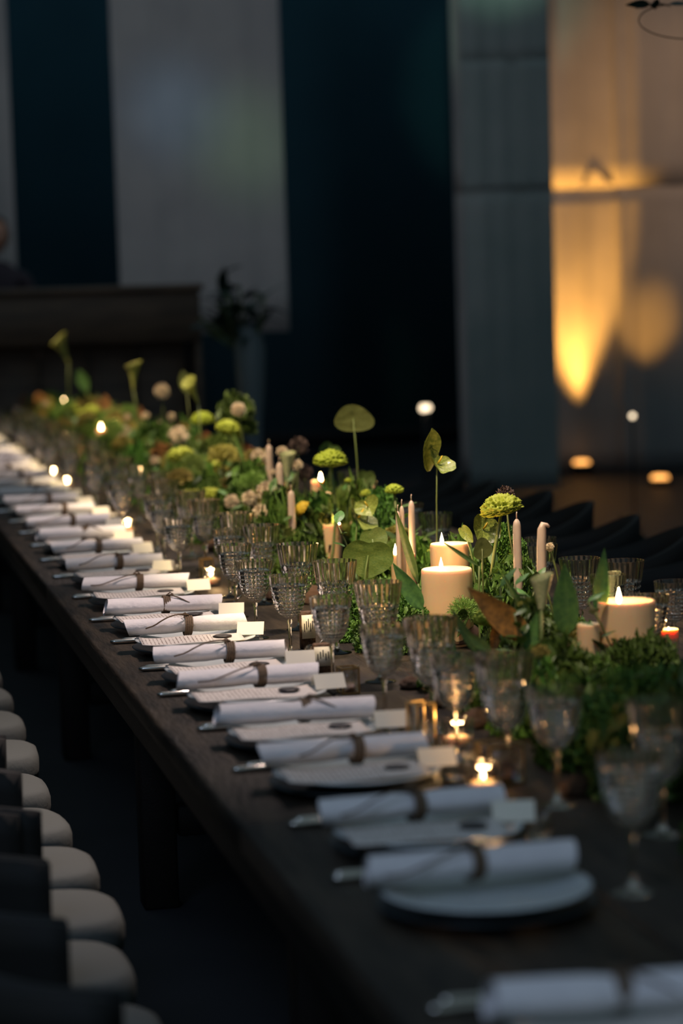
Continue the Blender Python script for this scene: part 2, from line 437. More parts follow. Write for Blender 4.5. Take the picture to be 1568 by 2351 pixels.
# ---- standing person behind the bar
def person():
    struct('platform', MB().box((.6, 16.75, .095), (3.0, 1.3, .19), bev=.01).mesh('platform', M['floor']))  # raised platform behind the bar that lifts the person
    r = empty('person', (1.16, 16.45, .19), 'person standing behind the bar counter in a dark top with short dark hair', 'person')

    def skin(name, pts, edges, rad, m, sub=2):
        d = bpy.data.meshes.new(name); d.from_pydata(pts, edges, []); o = link(name, d, r)
        sk = o.modifiers.new('skin', 'SKIN'); sk.use_smooth_shade = True
        for i, q in enumerate(rad): d.skin_vertices[0].data[i].radius = q
        d.skin_vertices[0].data[0].use_root = True
        s = o.modifiers.new('sub', 'SUBSURF'); s.levels = sub; s.render_levels = sub
        d.materials.append(m); return o
    P = [(0, 0, 1.0), (0, 0, 1.18), (0, 0, 1.38), (0, 0, 1.54), (0, -.01, 1.64), (.19, 0, 1.50), (.25, .02, 1.24), (.22, -.16, 1.05), (-.19, 0, 1.50), (-.25, .02, 1.24), (-.22, -.16, 1.05),
         (.10, 0, .93), (.11, -.01, .52), (.11, .02, .10), (.11, -.12, .04), (-.10, 0, .93), (-.11, -.01, .52), (-.11, .02, .10), (-.11, -.12, .04)]
    Ed = [(0, 1), (1, 2), (2, 3), (3, 4), (3, 5), (5, 6), (6, 7), (3, 8), (8, 9), (9, 10), (0, 11), (11, 12), (12, 13), (13, 14), (0, 15), (15, 16), (16, 17), (17, 18)]
    R = [(.16, .11), (.14, .10), (.17, .11), (.12, .09), (.055, .055), (.07, .065), (.05, .05), (.035, .035), (.07, .065), (.05, .05), (.035, .035),
         (.09, .09), (.065, .065), (.045, .045), (.04, .03), (.09, .09), (.065, .065), (.045, .045), (.04, .03)]
    skin('body', P, Ed, R, M['top'])
    # head with face
    bpyV = []; F = []
    nu, nv = 28, 20
    for j in range(nv + 1):
        ph = math.pi * j / nv
        for i in range(nu):
            th = 2 * math.pi * i / nu
            x, y, z = math.sin(ph) * math.cos(th), math.sin(ph) * math.sin(th), math.cos(ph)
            w = .078 * (1 - .22 * max(0, -z) ** 1.5); v = Vector((x * w, y * .098 * (1 - .12 * max(0, -z)), z * .118))
            if y < 0:   # face looks towards -y
                v.y -= .022 * math.exp(-((x / .16) ** 2 + ((z + .12) / .16) ** 2))         # nose
                v.y += .010 * (math.exp(-(((x - .42) / .18) ** 2 + ((z - .05) / .12) ** 2)) + math.exp(-(((x + .42) / .18) ** 2 + ((z - .05) / .12) ** 2)))
                v.y -= .006 * math.exp(-((x / .3) ** 2 + ((z + .48) / .08) ** 2)); v.y -= .008 * math.exp(-((x / .3) ** 2 + ((z + .85) / .15) ** 2))
            bpyV.append(v)
    for j in range(nv):
        for i in range(nu): F.append((j * nu + i, (j + 1) * nu + i, (j + 1) * nu + (i + 1) % nu, j * nu + (i + 1) % nu))
    h = link('head', me('head', bpyV, F, M['skin']), r, loc=(0, -.02, 1.80), rot=(0, 0, .35))
    hb = MB()
    prof = [(0, .132), (.05, .126), (.078, .10), (.092, .06), (.096, .02), (.094, -.02), (.080, -.06), (.07, -.055), (.08, 0)]
    hb.lathe(prof, 28, mod=lambda q, z, i, k: q * (1 + .05 * math.sin(i * 3 + k)), M=Matrix.Translation((0, .022, 0)) @ Matrix.Diagonal((.95, 1.08, 1, 1)), cap=False)
    link('hair', hb.mesh('hair', M['hair']), h, rot=(-.32, 0, 0), loc=(0, 0, .012))
    for s in (-1, 1):
        link('ear', MB().lathe([(0, -.03), (.012, -.02), (.016, 0), (.012, .02), (0, .03)], 10).mesh('ear', M['skin']), h, loc=(s * .078, .0, 0), sc=(.5, 1, 1))
        link('eye', MB().lathe([(0, -.011), (.009, -.007), (.011, 0), (.009, .007), (0, .011)], 10).mesh('eye', M['hair']), h, loc=(s * .032, -.082, .006))
    link('mouth', MB().tube([(-.024, -.083, -.056), (0, -.094, -.058), (.024, -.083, -.056)], [.002, .005, .002], 6).mesh('mouth', M['hair']), h)
    for s in (-1, 1):     # hands: palm and five fingers
        hd = link('hand', MB().box((0, -.04, 0), (.075, .085, .026), bev=.01).mesh('hand', M['skin']), r, loc=(s * .21, -.20, 1.02), rot=(.5, 0, 0))
        for q, (fx, ln) in enumerate([(-.028, .062), (-.009, .072), (.010, .07), (.028, .056)]):
            link('finger', MB().tube([(fx, -.075, 0), (fx, -.075 - ln * .5, -.004), (fx, -.075 - ln * .95, -.022)], [.009, .008, .006], 8).mesh('finger', M['skin']), hd)
        link('thumb', MB().tube([(-s * .034, -.02, 0), (-s * .055, -.05, -.006), (-s * .058, -.078, -.014)], [.010, .009, .007], 8).mesh('thumb', M['skin']), hd)


person()


# ------------------------------------------------------------------ leaves, flowers and clumps (mesh kit)
def blade(L=.1, Wd=.04, nu=8, nv=4, bend=.3, fold=.25, shape='oval', ruff=0.0, th=0):
    """one leaf along +z from the origin, facing -y; returns V,F"""
    V = []; F = []
    for i in range(nu + 1):
        t = i / nu
        if shape == 'oval': w = math.sin(math.pi * min(1, t * .97 + .02)) ** .8
        elif shape == 'point': w = (math.sin(math.pi * t ** .75) ** .9) * (1 - t * .25) + .04 * (1 - t)
        elif shape == 'round': w = math.sqrt(max(0, 1 - (2 * t - 1) ** 2))
        elif shape == 'heart': w = math.sqrt(max(0, 1 - (2 * t ** .8 - 1) ** 2)) * (1.1 - .45 * t)
        else: w = 1 - t * .2
        a = bend * t
        for j in range(-nv, nv + 1):
            s = j / nv; x = s * w * Wd / 2
            notch = -.12 * L * math.exp(-(s * 3) ** 2) * 0 if shape != 'heart' else .16 * L * (abs(s) ** 1.5) * (1 - t) ** 3 * -1
            y = -fold * abs(x) + math.sin(t * 9 + s * 5) * ruff * Wd * abs(s)
            z = t * L + notch
            V.append((x, y - L * (1 - math.cos(a)) * .5 - math.sin(a) * t * L * .5, z * math.cos(a * .5)))
    n = 2 * nv + 1
    for i in range(nu):
        for j in range(n - 1):
            F.append((i * n + j, i * n + j + 1, (i + 1) * n + j + 1, (i + 1) * n + j))
    return V, F


def cloud(name, m, n, R, L, Wd, seed, squash=1.0, inner=.45, low=-.15, ruff=.4, nu=2, nv=1, bend=.7, up=0.0, shape='oval'):
    """dome of n little blades around the origin"""
    rr = random.Random(seed); mb = MB(); bl = [blade(L, Wd, nu, nv, b, .3, shape, ruff) for b in (bend * .4, bend, -bend * .5)]
    for i in range(n):
        z = low + (1 - low) * rr.random(); a = rr.random() * 6.283
        q = math.sqrt(max(0, 1 - z * z)); d = Vector((q * math.cos(a), q * math.sin(a), z * squash))
        rad = R * (inner + (1 - inner) * rr.random() ** .6) * (1 + .22 * noise.noise(d * 2.3 + Vector((seed, 0, 0))))
        dd = (d + Vector((rr.gauss(0, .35), rr.gauss(0, .35), rr.gauss(0, .35) + up))).normalized()
        Q = dd.to_track_quat('Z', 'Y').to_matrix().to_4x4() @ Matrix.Rotation(rr.random() * 6.28, 4, 'Z')
        s = .7 + .6 * rr.random()
        V, F = rr.choice(bl)
        mb.add(V, F, Matrix.Translation(d * rad - dd * L * .4) @ Q @ Matrix.Scale(s, 4))
    return mb.mesh(name, m)


def brain(name, m, R, seed, squash=.8, sub=4, ridge=.22, freq=5.0):
    """ruffled cockscomb head"""
    import bmesh
    bm = bmesh.new(); bmesh.ops.create_icosphere(bm, subdivisions=sub, radius=1)
    for v in bm.verts:
        d = v.co.copy(); nn = noise.noise(d * freq + Vector((seed, 1, 2))); n2 = noise.noise(d * freq * 2.4 + Vector((seed, 5, 2)))
        h = 1 + ridge * (1 - abs(nn) * 2.6) + ridge * .6 * (1 - abs(n2) * 2) + .12 * noise.noise(d * 1.6 + Vector((seed, 0, 9)))
        z = d.z * squash if d.z > 0 else d.z * .25
        v.co = Vector((d.x, d.y, z)) * R * h
    d = bpy.data.meshes.new(name); bm.to_mesh(d); bm.free(); d.materials.append(m)
    d.polygons.foreach_set('use_smooth', [True] * len(d.polygons)); return d


def trumpet(name, m, L, R, seed, flare=1.0):
    V = []; F = []; nu, nv = 24, 10
    for j in range(nv + 1):
        t = j / nv; r = R * (.14 + .30 * t + .56 * flare * t ** 3)
        for i in range(nu):
            a = 2 * math.pi * i / nu; lip = .28 * L * t ** 2 * (.5 + .5 * math.cos(a))
            V.append((r * math.cos(a) * (1 + .06 * math.sin(a * 5 + seed) * t), r * math.sin(a), L * t + lip))
    for j in range(nv):
        for i in range(nu): F.append((j * nu + i, j * nu + (i + 1) % nu, (j + 1) * nu + (i + 1) % nu, (j + 1) * nu + i))
    n0 = len(V)
    V += [(x * .9, y * .9, z - .002) for x, y, z in V]; F += [tuple(n0 + k for k in f[::-1]) for f in F[:]]
    return me(name, V, F, m)


def spathe(name, m, R, cup=.35, seed=0, flat=False, rib=.05):
    """anthurium spathe: waxy heart with ribs, lying in the xz plane, facing -y"""
    V = []; F = []; nr, na = 10, 40
    V.append((0, 0, 0))
    for j in range(1, nr + 1):
        t = j / nr
        for i in range(na):
            a = 2 * math.pi * i / na
            hr = (1.0 + .08 * math.cos(3 * a + 1)) if flat else 1.0 - .30 * math.exp(-((abs(((a - math.pi / 2 + math.pi) % (2 * math.pi)) - math.pi)) / .38) ** 2) + .22 * math.exp(-((abs(((a + math.pi / 2 + math.pi) % (2 * math.pi)) - math.pi)) / .35) ** 2)
            x = R * t * hr * math.cos(a); z = R * t * hr * math.sin(a) * 1.05
            y = -cup * R * (t ** 2) * (.4 + .6 * abs(math.cos(a))) + R * rib * math.cos(a * 9) * t * (1 - t * .5) + .04 * R * noise.noise(Vector((x / R * 2, z / R * 2, seed)))
            V.append((x, y, z))
    for i in range(na): F.append((0, 1 + i, 1 + (i + 1) % na))
    for j in range(nr - 1):
        for i in range(na): F.append((1 + j * na + i, 1 + (j + 1) * na + i, 1 + (j + 1) * na + (i + 1) % na, 1 + j * na + (i + 1) % na))
    n0 = len(V); V += [(x, y + .0016, z) for x, y, z in V]; F += [tuple(n0 + k for k in f[::-1]) for f in F[:]]
    return me(name, V, F, m)


C0 = Vector((0, 0, CZ))


def px_of(P):
    d = Vector(P) - C0; z = d.dot(fwd)
    return 784 + FPX * d.dot(rgt) / z, 1175.5 - FPX * d.dot(upv) / z, z


KEEP = [(958, 1290, 1092, 1500, 5.2), (600, 1015, 690, 1200, 6.4), (738, 1190, 790, 1290, 6.6), (896, 1255, 955, 1325, 5.9), (985, 1232, 1078, 1300, 5.5),
        (1172, 1185, 1265, 1390, 4.7), (1326, 1350, 1502, 1460, 4.4), (775, 1210, 905, 1330, 5.5), (512, 1100, 640, 1195, 6.2), (910, 1140, 955, 1200, 5.5), (725, 1030, 800, 1120, 7.3), (1100, 1130, 1200, 1200, 4.9)]


def hides(P, R, H):
    """true when a filler plant at P would stand in front of a bloom or candle the photograph shows in full"""
    P = Vector(P); x, y1, z = px_of(P); y0 = px_of(P + Vector((0, 0, H)))[1]; w = R * FPX / z
    return any(x + w > a and x - w < c and y0 < d and y1 > b and z < D + .05 for a, b, c, d, D in KEEP)


POM = [cloud('pompom', M['white'], 330, 1.0, .42, .26, s, 1.0, .62, -.95, .3, 2, 1, .8) for s in (1, 2)]
POMD = [cloud('pompom', M['backlit'], 330, 1.0, .42, .22, s, 1.0, .62, -.95, .3, 2, 1, .8) for s in (3,)]
KALE = [cloud('curly_leaves', M['kale'], 460, 1.0, .40, .30, s, .8, .35, -.1, .5, 3, 1, .9) for s in (11, 12, 13)]
MOSS = [cloud('moss_tuft', M['moss'], 1100, 1.0, .16, .11, s, .72, .75, -.1, .5, 2, 1, .9) for s in (21, 22, 23)]
DIAN = [cloud('dianthus_head', M['dianthus'], 900, 1.0, .42, .050, s, .95, .55, -.35, .2, 2, 1, .5) for s in (31, 32)]
HYDR = [cloud('hydrangea_head', M['olive'], 420, 1.0, .26, .24, s, .85, .7, -.2, .4, 2, 1, .6) for s in (41, 42)]
RUST = [cloud('rust_head', M['rust'], 300, 1.0, .34, .20, s, 1.1, .5, -.3, .4, 2, 1, .6) for s in (51, 52)]
BARK = [brain('bark_lump', M['bark'], 1.0, s, .7, 3, .25, 3) for s in (1, 2)]
LIME = [brain('ruffled_head', M['lime'], 1.0, s, .8, 5, .34, 4.2) for s in (1, 2)]
YELL = [brain('ruffled_head', M['yellow'], 1.0, s) for s in (3,)]
for ms, q in ((POM[0], .5),):
    pass
PT = {}


def leafmesh(kind, m, fold=.25, bend=.5, Wd=.34):
    k = (kind, m, fold, bend, Wd)
    if k not in PT:
        V, F = blade(1.0, Wd, 10, 3, bend, fold, kind, .03)
        n0 = len(V); V2 = list(V) + [(x, y + .006, z) for x, y, z in V]; F2 = list(F) + [tuple(n0 + i for i in f[::-1]) for f in F]
        PT[k] = me('leaf', V2, F2, M[m])
    return PT[k]


def stem_to(r, head, rad=.0022, m='stem', bow=.02, name='stem'):
    """stem from the root's origin to head (root-local)"""
    h = Vector(head); mid = h * .5 + Vector((rng.uniform(-bow, bow), rng.uniform(-bow, bow), 0))
    pts = [Vector((0, 0, 0)), h * .25 + (mid - h * .5) * .7, mid, h * .75 + (mid - h * .5) * .7, h]
    return link(name, MB().tube(pts, [rad * 1.2, rad, rad, rad, rad * .9], 6).mesh(name, M[m]), r)


def flower(name, P, headmesh, hname, size, label, cat, group=None, lean=None, rot=(0, 0, 0), rad=.0022, leaves=0, leafm='leaf', stemm='stem', hl=None):
    """root on the table (or runner) below the bloom P (world)"""
    if lean is None: lean = (rng.uniform(-.05, .05), rng.uniform(-.04, .04))
    base = Vector((P.x + lean[0], P.y + lean[1], TZ + .001))
    base.x = max(1.06, base.x) if base.x < 1.5 else base.x
    r = empty(name, base, label, cat, group)
    h = P - base
    stem_to(r, h, rad, stemm)
    o = link(hname, headmesh, r, loc=h, rot=rot, sc=size)
    for k in range(leaves):
        t = rng.uniform(.3, .8)
        link('leaf', leafmesh('point', leafm), r, loc=h * t, rot=(rng.uniform(.3, 1.1), 0, rng.uniform(0, 6.28)), sc=rng.uniform(.05, .09))
    return r


def clump(name, P, ms, R, label, group, rot=None, hname=None, cat='foliage'):
    o = link(name, ms, None, P, rot or (0, 0, rng.uniform(0, 6.28)), R)
    return tag(o, label, cat, group)


# ------------------------------------------------------------------ table
Y0, Y1 = 1.5, 14.6
XL, XR = .565, 2.0
r = empty('dining_table', (1.28, (Y0 + Y1) / 2, 0), 'very long dark wooden banquet table carrying all place settings', 'table')
bm_ = [(XL, .94), (.94, 1.30), (1.30, 1.66), (1.66, XR)]
k = 0
for bi, (a, b) in enumerate(bm_):
    y = Y0; seg = [3.1, 2.4, 3.4, 2.2, 2.0] if bi % 2 else [2.0, 3.2, 2.6, 3.0, 2.3]
    for s_ in seg:
        y2 = min(y + s_, Y1)
        link('plank', MB().box(((a + b) / 2 - 1.28, (y + y2) / 2 - (Y0 + Y1) / 2, TZ - .0225 - .0005 * (k % 2)), (b - a - .003, y2 - y - .003, .045), bev=.004).mesh('plank', M['wood']), r)
        y = y2; k += 1
for s in (-1, 1):
    link('apron', MB().box((s * .66, 0, TZ - .095), (.03, Y1 - Y0 - .2, .10), bev=.004).mesh('apron', M['apron']), r)
for i in range(7):
    yy = -6.2 + i * 2.07
    for s in (-1, 1):
        link('leg', MB().box((s * .52, yy, .3475), (.09, .09, .695), bev=.008).mesh('leg', M['apron']), r)
    link('cross_beam', MB().box((0, yy, .22), (.94, .06, .08), bev=.006).mesh('cross_beam', M['apron']), r)

# ------------------------------------------------------------------ place settings
SY = [2.30, 2.90, 3.26, 3.70, 4.09, 4.505, 4.84, 5.28, 5.675, 6.16, 6.66, 7.13]
while SY[-1] < 13.9: SY.append(SY[-1] + .455)
NS = len(SY)
NX = [.768, .770, .785, .780, .772, .762, .765, .760, .758, .756, .762, .766]
chm = MB().lathe([(0, 0), (.085, 0), (.100, .004), (.139, .013), (.141, .015), (.138, .0165), (.100, .0075), (0, .006)], 48).mesh('charger', M['charger'])
plm = MB().lathe([(0, .0), (.075, 0), (.085, .004), (.127, .0165), (.1345, .0185), (.135, .020), (.132, .0215), (.125, .0200), (.088, .0095), (0, .008)], 56).mesh('dinner_plate', M['plate'])
pfm = MB().lathe([(.055, -.002), (.062, -.002), (.062, .002), (.055, .002)], 40, cap=False).mesh('foot_ring', M['plate'])


def napkin_meshes():
    out = []
    for v in range(4):
        rr = random.Random(90 + v); L = .272; n = 26; nl = 16; V = []; F = []
        # spiral roll, outer flap; three cloth turns drawn as a thick spiral section
        for i in range(nl + 1):
            u = i / nl; x = (u - .5) * L
            tw = .012 * (v - 1.5) * u
            pinch = 1 - .16 * math.exp(-((x - .0) / .022) ** 2)
            for k in range(n * 2 + 1):
                a = k / n * 2 * math.pi + tw * 8; q = (.030 - .0065 * (k / n)) * (1 + .05 * math.sin(a * 2 + v) + .03 * noise.noise(Vector((x * 30, a, v)))) * pinch
                xe = x + .006 * math.sin(a + v) * (abs(u - .5) * 2) ** 4
                V.append((xe, q * 1.12 * math.cos(a) + tw, q * .84 * math.sin(a)))
        w = n * 2 + 1
        for i in range(nl):
            for k in range(w - 1): F.append((i * w + k, (i + 1) * w + k, (i + 1) * w + k + 1, i * w + k + 1))
        out.append(me('rolled_napkin', V, F, M['linen']))
    return out


NAP = napkin_meshes()


def cordmesh(v):
    mb = MB(); rr = random.Random(v + 300)
    for k in range(4):      # band of windings
        pts = []
        for i in range(25):
            a = i / 24 * 6.283; pts.append((-.009 + k * .0045 + .002 * math.sin(a), .0325 * math.cos(a), .0250 * math.sin(a)))
        mb.tube(pts, .0024, 6, cap=False)
    return mb.mesh('cord_band', M['cord'])


def tailmesh(v):
    rr = random.Random(v + 500); mb = MB(); s = -1 if v != 1 else 1
    pts = []
    Ln = (.13, .07, .10, .12)[v]
    for i in range(13):
        t = i / 12; x = s * Ln * t; y = -.034 * math.sin(min(1, t * 1.2) * math.pi * .5) * 1.05 - .004
        z = .026 * math.cos(min(1, t * 1.25) * math.pi * .5) + (.012 * math.sin(t * 3.1) if v in (2, 3) else 0) + .003
        pts.append((x, y, z))
    mb.tube(pts, .0020, 6)
    mb.tube([(0, 0, .027), (.008 * s, -.008, .036), (.016 * s, 0, .030), (0, .002, .026)], .002, 6)
    return mb.mesh('cord_tail', M['cord'])


CORD = [cordmesh(v) for v in range(2)]; TAIL = [tailmesh(v) for v in range(4)]


def menu_mesh(v):
    V = []; F = []; nx = 16; ny = 6; rr = random.Random(v)
    for side in (0, 1):
        for j in range(ny + 1):
            for i in range(nx + 1):
                x = (i / nx - .5) * .225; y = (j / ny - .5) * .105
                rz = .004 * (abs(i / nx - .5) * 2) ** 3 + .002 * math.sin(x * 30 + v)
                V.append((x, y, rz + side * .0006))
    k = (nx + 1) * (ny + 1)
    for j in range(ny):
        for i in range(nx):
            a = j * (nx + 1) + i; F.append((k + a, k + a + 1, k + a + nx + 2, k + a + nx + 1)); F.append((a, a + nx + 1, a + nx + 2, a + 1))
    for i in range(nx):
        F.append((i, i + 1, k + i + 1, k + i)); a = ny * (nx + 1) + i; F.append((a, k + a, k + a + 1, a + 1))
    for j in range(ny):
        a = j * (nx + 1); F.append((a, k + a, k + a + nx + 1, a + nx + 1)); a += nx; F.append((a, a + nx + 1, k + a + nx + 1, k + a))
    return me('menu_card', V, F, M['menu'])


MENU = [menu_mesh(v) for v in range(3)]
SEAL = MB().lathe([(0, 0), (.019, 0), (.021, .0012), (.018, .0028), (.012, .0020), (0, .0022)], 24, mod=lambda q, z, i, k: q * (1 + .06 * math.sin(i * 1.7))).mesh('wax_seal', M['seal'])
PCARD = MB().add([(-.03, -.022, 0), (.03, -.022, 0), (.03, 0, .026), (-.03, 0, .026), (-.03, .020, 0.002), (.03, .020, .002),
                  (-.03, -.0205, 0), (.03, -.0205, 0), (.03, 0, .0248), (-.03, 0, .0248), (-.03, .0188, .002), (.03, .0188, .002)],
                 [(0, 1, 2, 3), (3, 2, 5, 4), (6, 9, 8, 7), (9, 10, 11, 8), (0, 6, 7, 1), (4, 5, 11, 10), (0, 3, 9, 6), (3, 4, 10, 9), (1, 7, 8, 2), (2, 8, 11, 5)]).mesh('place_card', M['card'], False)


def knife_mesh():
    h = MB(); h.tube([(-.115, 0, 0), (-.105, 0, 0), (-.06, 0, 0), (-.02, 0, 0), (-.012, 0, 0)], [.003, .0055, .0058, .0045, .0035], 10)
    V = [(-.014, -.004, 0), (.10, -.010, 0), (.118, 0, 0), (.10, .009, 0), (-.014, .004, 0)]
    V2 = [(x, y, .0016) for x, y, z in V]; V = [(x, y, -.0004) for x, y, z in V]
    b = MB().add(V + V2, [(4, 3, 2, 1, 0), (5, 6, 7, 8, 9)] + [(i, (i + 1) % 5, 5 + (i + 1) % 5, 5 + i) for i in range(5)])
    return h.mesh('knife_handle', M['steel']), b.mesh('knife_blade', M['steel'], False)


def fork_mesh():
    h = MB(); h.tube([(-.105, 0, 0), (-.095, 0, 0), (-.05, 0, .001), (.01, 0, .003), (.04, 0, .003)], [.0035, .0060, .0048, .0028, .003], 10)
    b = MB(); b.box((.052, 0, .003), (.03, .022, .002), bev=.0008)
    for q in (-.009, -.003, .003, .009): b.tube([(.062, q, .003), (.085, q, .006), (.105, q * .95, .0035)], [.0016, .0014, .0007], 5)
    return h.mesh('fork_handle', M['steel']), b.mesh('fork_tines', M['steel'])


KN = knife_mesh(); FK = fork_mesh()
CG = 'place settings along the near side of the table'
for i, y in enumerate(SY):
    o_ = ORD[i]; wh = 'the %s place setting from the near end' % o_
    px = NX[i] if i < len(NX) else .766 + rng.uniform(-.008, .008); rot = rng.uniform(-.04, .04)
    link_ = link('charger_plate', chm, None, (px + .012, y, TZ + .0005), (0, 0, rot)); tag(link_, 'dark stoneware charger under ' + wh, 'charger', 'dark chargers')
    pr = link('dinner_plate', plm, None, (px + .012, y, TZ + .0115), (0, 0, rot + 1)); tag(pr, 'pale grey dinner plate at ' + wh, 'plate', 'dinner plates')
    link('foot_ring', pfm, pr, loc=(0, 0, 0))
    v = i % 4; nz = TZ + .0335 + .020
    nr = rng.uniform(-.05, .05)
    nyo = y + .035 + rng.uniform(-.006, .006)
    nk = link('rolled_napkin', NAP[v], None, (px, nyo, nz), (0, 0, nr), (1, 1, .82))
    tag(nk, 'white rolled napkin tied with brown cord at ' + wh, 'napkin', 'rolled napkins tied with cord')
    cx = rng.uniform(.0, .03)
    link('cord_band', CORD[i % 2], nk, loc=(cx, 0, 0)); link('cord_tail', TAIL[(i * 3 + 1) % 4], nk, loc=(cx, 0, 0))
    mn = link('menu_card', MENU[i % 3], None, (px - .004, y - .055, TZ + .0335), (0.02, 0, nr * .6 + rng.uniform(-.05, .05)))
    if i != 1:
        tag(mn, 'printed menu with dark seal at ' + wh, 'menu', 'printed menus')
        link('seal', SEAL, mn, loc=(.068, .005, .0035), sc=(1, .9, 1))
    else:
        bpy.data.objects.remove(mn)
    if i != 1:
        pc = link('place_card', PCARD, None, (px + .135 + rng.uniform(-.01, .02), y - .03 + rng.uniform(-.03, .03), TZ + .0335), (0, 0, rng.uniform(-.35, .35)))
        tag(pc, 'small folded cream place card at ' + wh, 'place card', 'folded cream place cards')
    ky = y + .185 if i != 1 else y + .2
    e = empty('table_knife', (px - .042 + rng.uniform(-.01, .012), ky, TZ + .0055), 'steel knife lying beyond the plate of ' + wh, 'knife', 'knives', rz=rng.uniform(-.06, .06))
    link('handle', KN[0], e); link('blade', KN[1], e)
    e = empty('table_fork', (px - .034 + rng.uniform(-.01, .012), ky + .022, TZ + .0055), 'steel fork lying beside the knife of ' + wh, 'fork', 'forks', rz=rng.uniform(-.06, .06))
    link('handle', FK[0], e); link('tines', FK[1], e)


# ------------------------------------------------------------------ glasses
def cut(n, flutes, ringz, amp, r0_=None):
    def f(r, z, i, k):
        a = 1.0
        if ringz[0] < z < ringz[1]:
            a -= amp * (.5 + .5 * math.cos(i / n * flutes * 2 * math.pi)) * .7 + amp * .9 * (k % 2)
        elif z >= ringz[1]: a -= amp * .45 * (.5 + .5 * math.cos(i / n * flutes * math.pi * 2))
        return r * a
    return f


def bowl(name, prof_o, prof_i, n, f, m):
    mb = MB(); mb.lathe(prof_o + prof_i, n, mod=lambda r, z, i, k: f(r, z, i, k) if k < len(prof_o) else r, cap=False)
    return mb.mesh(name, m, False)


def interp(pts, n):
    out = []
    for k in range(n + 1):
        t = k / n * (len(pts) - 1); i = min(int(t), len(pts) - 2); q = t - i
        out.append((pts[i][0] * (1 - q) + pts[i + 1][0] * q, pts[i][1] * (1 - q) + pts[i + 1][1] * q))
    return out


def goblet(kind):
    if kind == 'wine':      # h .178
        o = [(.004, .086), (.012, .089), (.023, .096), (.0315, .108), (.0365, .124), (.039, .142), (.041, .160), (.043, .180)]
        st = [(.0285, 0), (.0295, .001), (.028, .0024), (.012, .004), (.005, .010), (.0036, .030), (.0034, .055), (.0042, .072), (.0062, .079), (.0045, .084), (.0045, .088)]
        rz = (.090, .158); fl = 22
    elif kind == 'water':   # h .205
        o = [(.004, .080), (.014, .083), (.025, .091), (.033, .104), (.0375, .122), (.041, .145), (.045, .172), (.0495, .203)]
        st = [(.031, 0), (.032, .001), (.030, .0026), (.013, .0045), (.006, .010), (.0045, .026), (.0045, .050), (.0055, .066), (.0075, .073), (.0055, .078), (.005, .082)]
        rz = (.084, .150); fl = 24
    oo = interp(o, 26); ii = [(max(r - .0022, .001), z + (.003 if k < 6 else 0)) for k, (r, z) in enumerate(oo)][::-1]
    n = 48
    b = bowl('bowl', oo, ii, n, cut(n, fl, rz, .085), M['glass'])
    s = MB().lathe(st[4:], 12).mesh('stem', M['glass']); f = MB().lathe(st[:5], 32).mesh('foot', M['glass'])
    return b, s, f


GB = {k: goblet(k) for k in ('wine', 'water')}


def put_glass(kind, x, y, label, group, sc=1.0):
    e = empty(kind + '_glass', (x, y, TZ), label, 'glass', group, rz=rng.uniform(0, 6))
    e.scale = (sc, sc, sc)
    for nm, d in zip(('bowl', 'stem', 'foot'), GB[kind]): link(nm, d, e)
    return e


wine = [(.984, 2.92), (1.047, 3.456), (.992, 3.84), (.963, 4.24), (.960, 4.69), (.952, 5.096), (.934, 5.42), (.952, 5.80), (1.003, 6.20), (.925, 6.57)]
y = 7.02
while y < 14.3: wine.append((.95 + rng.uniform(-.03, .04), y + rng.uniform(-.05, .05))); y += .42
for i, (x, y) in enumerate(wine):
    put_glass('wine', x, y, 'cut crystal wine glass on a thin stem, outer row, %s from near end' % ORD[i], 'wine glasses on the near side')
water = [(1.10, 2.88), (1.13, 3.22), (1.03, 3.67), (1.025, 4.13), (1.06, 4.70), (1.06, 5.12), (1.055, 5.52), (1.06, 6.02), (1.06, 6.40)]
y = 6.85
while y < 14.3: water.append((1.06 + rng.uniform(-.02, .05), y + rng.uniform(-.05, .05))); y += .42
for i, (x, y) in enumerate(water):
    put_glass('water', x, y, 'tall flared cut crystal goblet, inner row, %s from the near end' % ORD[i], 'goblets on the near side', 1.0 if i > 1 else .95)
far = []
for p in [(1000, 1185), (940, 1145), (1235, 1258), (1330, 1290), (1395, 1305), (1490, 1352)]:
    q = atz(*p, TZ + .18); far.append(('water' if p[0] in (1000, 1235, 1330) else 'wine', q.x, q.y))
for x_, y_ in ((1.66, 4.95), (1.69, 4.45), (1.62, 4.30), (1.70, 5.7), (1.62, 5.85), (1.63, 7.4), (1.70, 7.9), (1.62, 8.5), (1.69, 4.72)): far.append(('wine' if y_ % .5 < .3 else 'water', x_, y_))
far.sort(key=lambda t: t[2])
for i, (k_, x, y) in enumerate(far):
    put_glass(k_, x, y, 'cut crystal glass beyond the flower runner, %s from the near end' % ORD[i], 'glasses beyond the flower runner', .93)


# ------------------------------------------------------------------ candles
def flame_part(r, loc, s=1.0, power=.5):
    fm = bpy.data.meshes.get('flame') or MB().lathe([(0, 0), (.0028, .002), (.0046, .007), (.0048, .012), (.0034, .019), (.0015, .026), (0, .032)], 12).mesh('flame', M['flame'])
    wm = bpy.data.meshes.get('wick') or MB().tube([(0, 0, -.006), (0, 0, .004), (.001, 0, .008)], .0010, 6).mesh('wick', M['wick'])
    link('wick', wm, r, loc=loc); link('flame', fm, r, loc=Vector(loc) + Vector((0, 0, .004)), sc=s)
    l = bpy.data.lights.new('flame_light', 'POINT'); l.energy = power; l.color = (1.0, .56, .22); l.shadow_soft_size = .006
    o = bpy.data.objects.new('flame_light', l); COL.objects.link(o); o.parent = r; o.location = Vector(loc) + Vector((0, 0, .026))


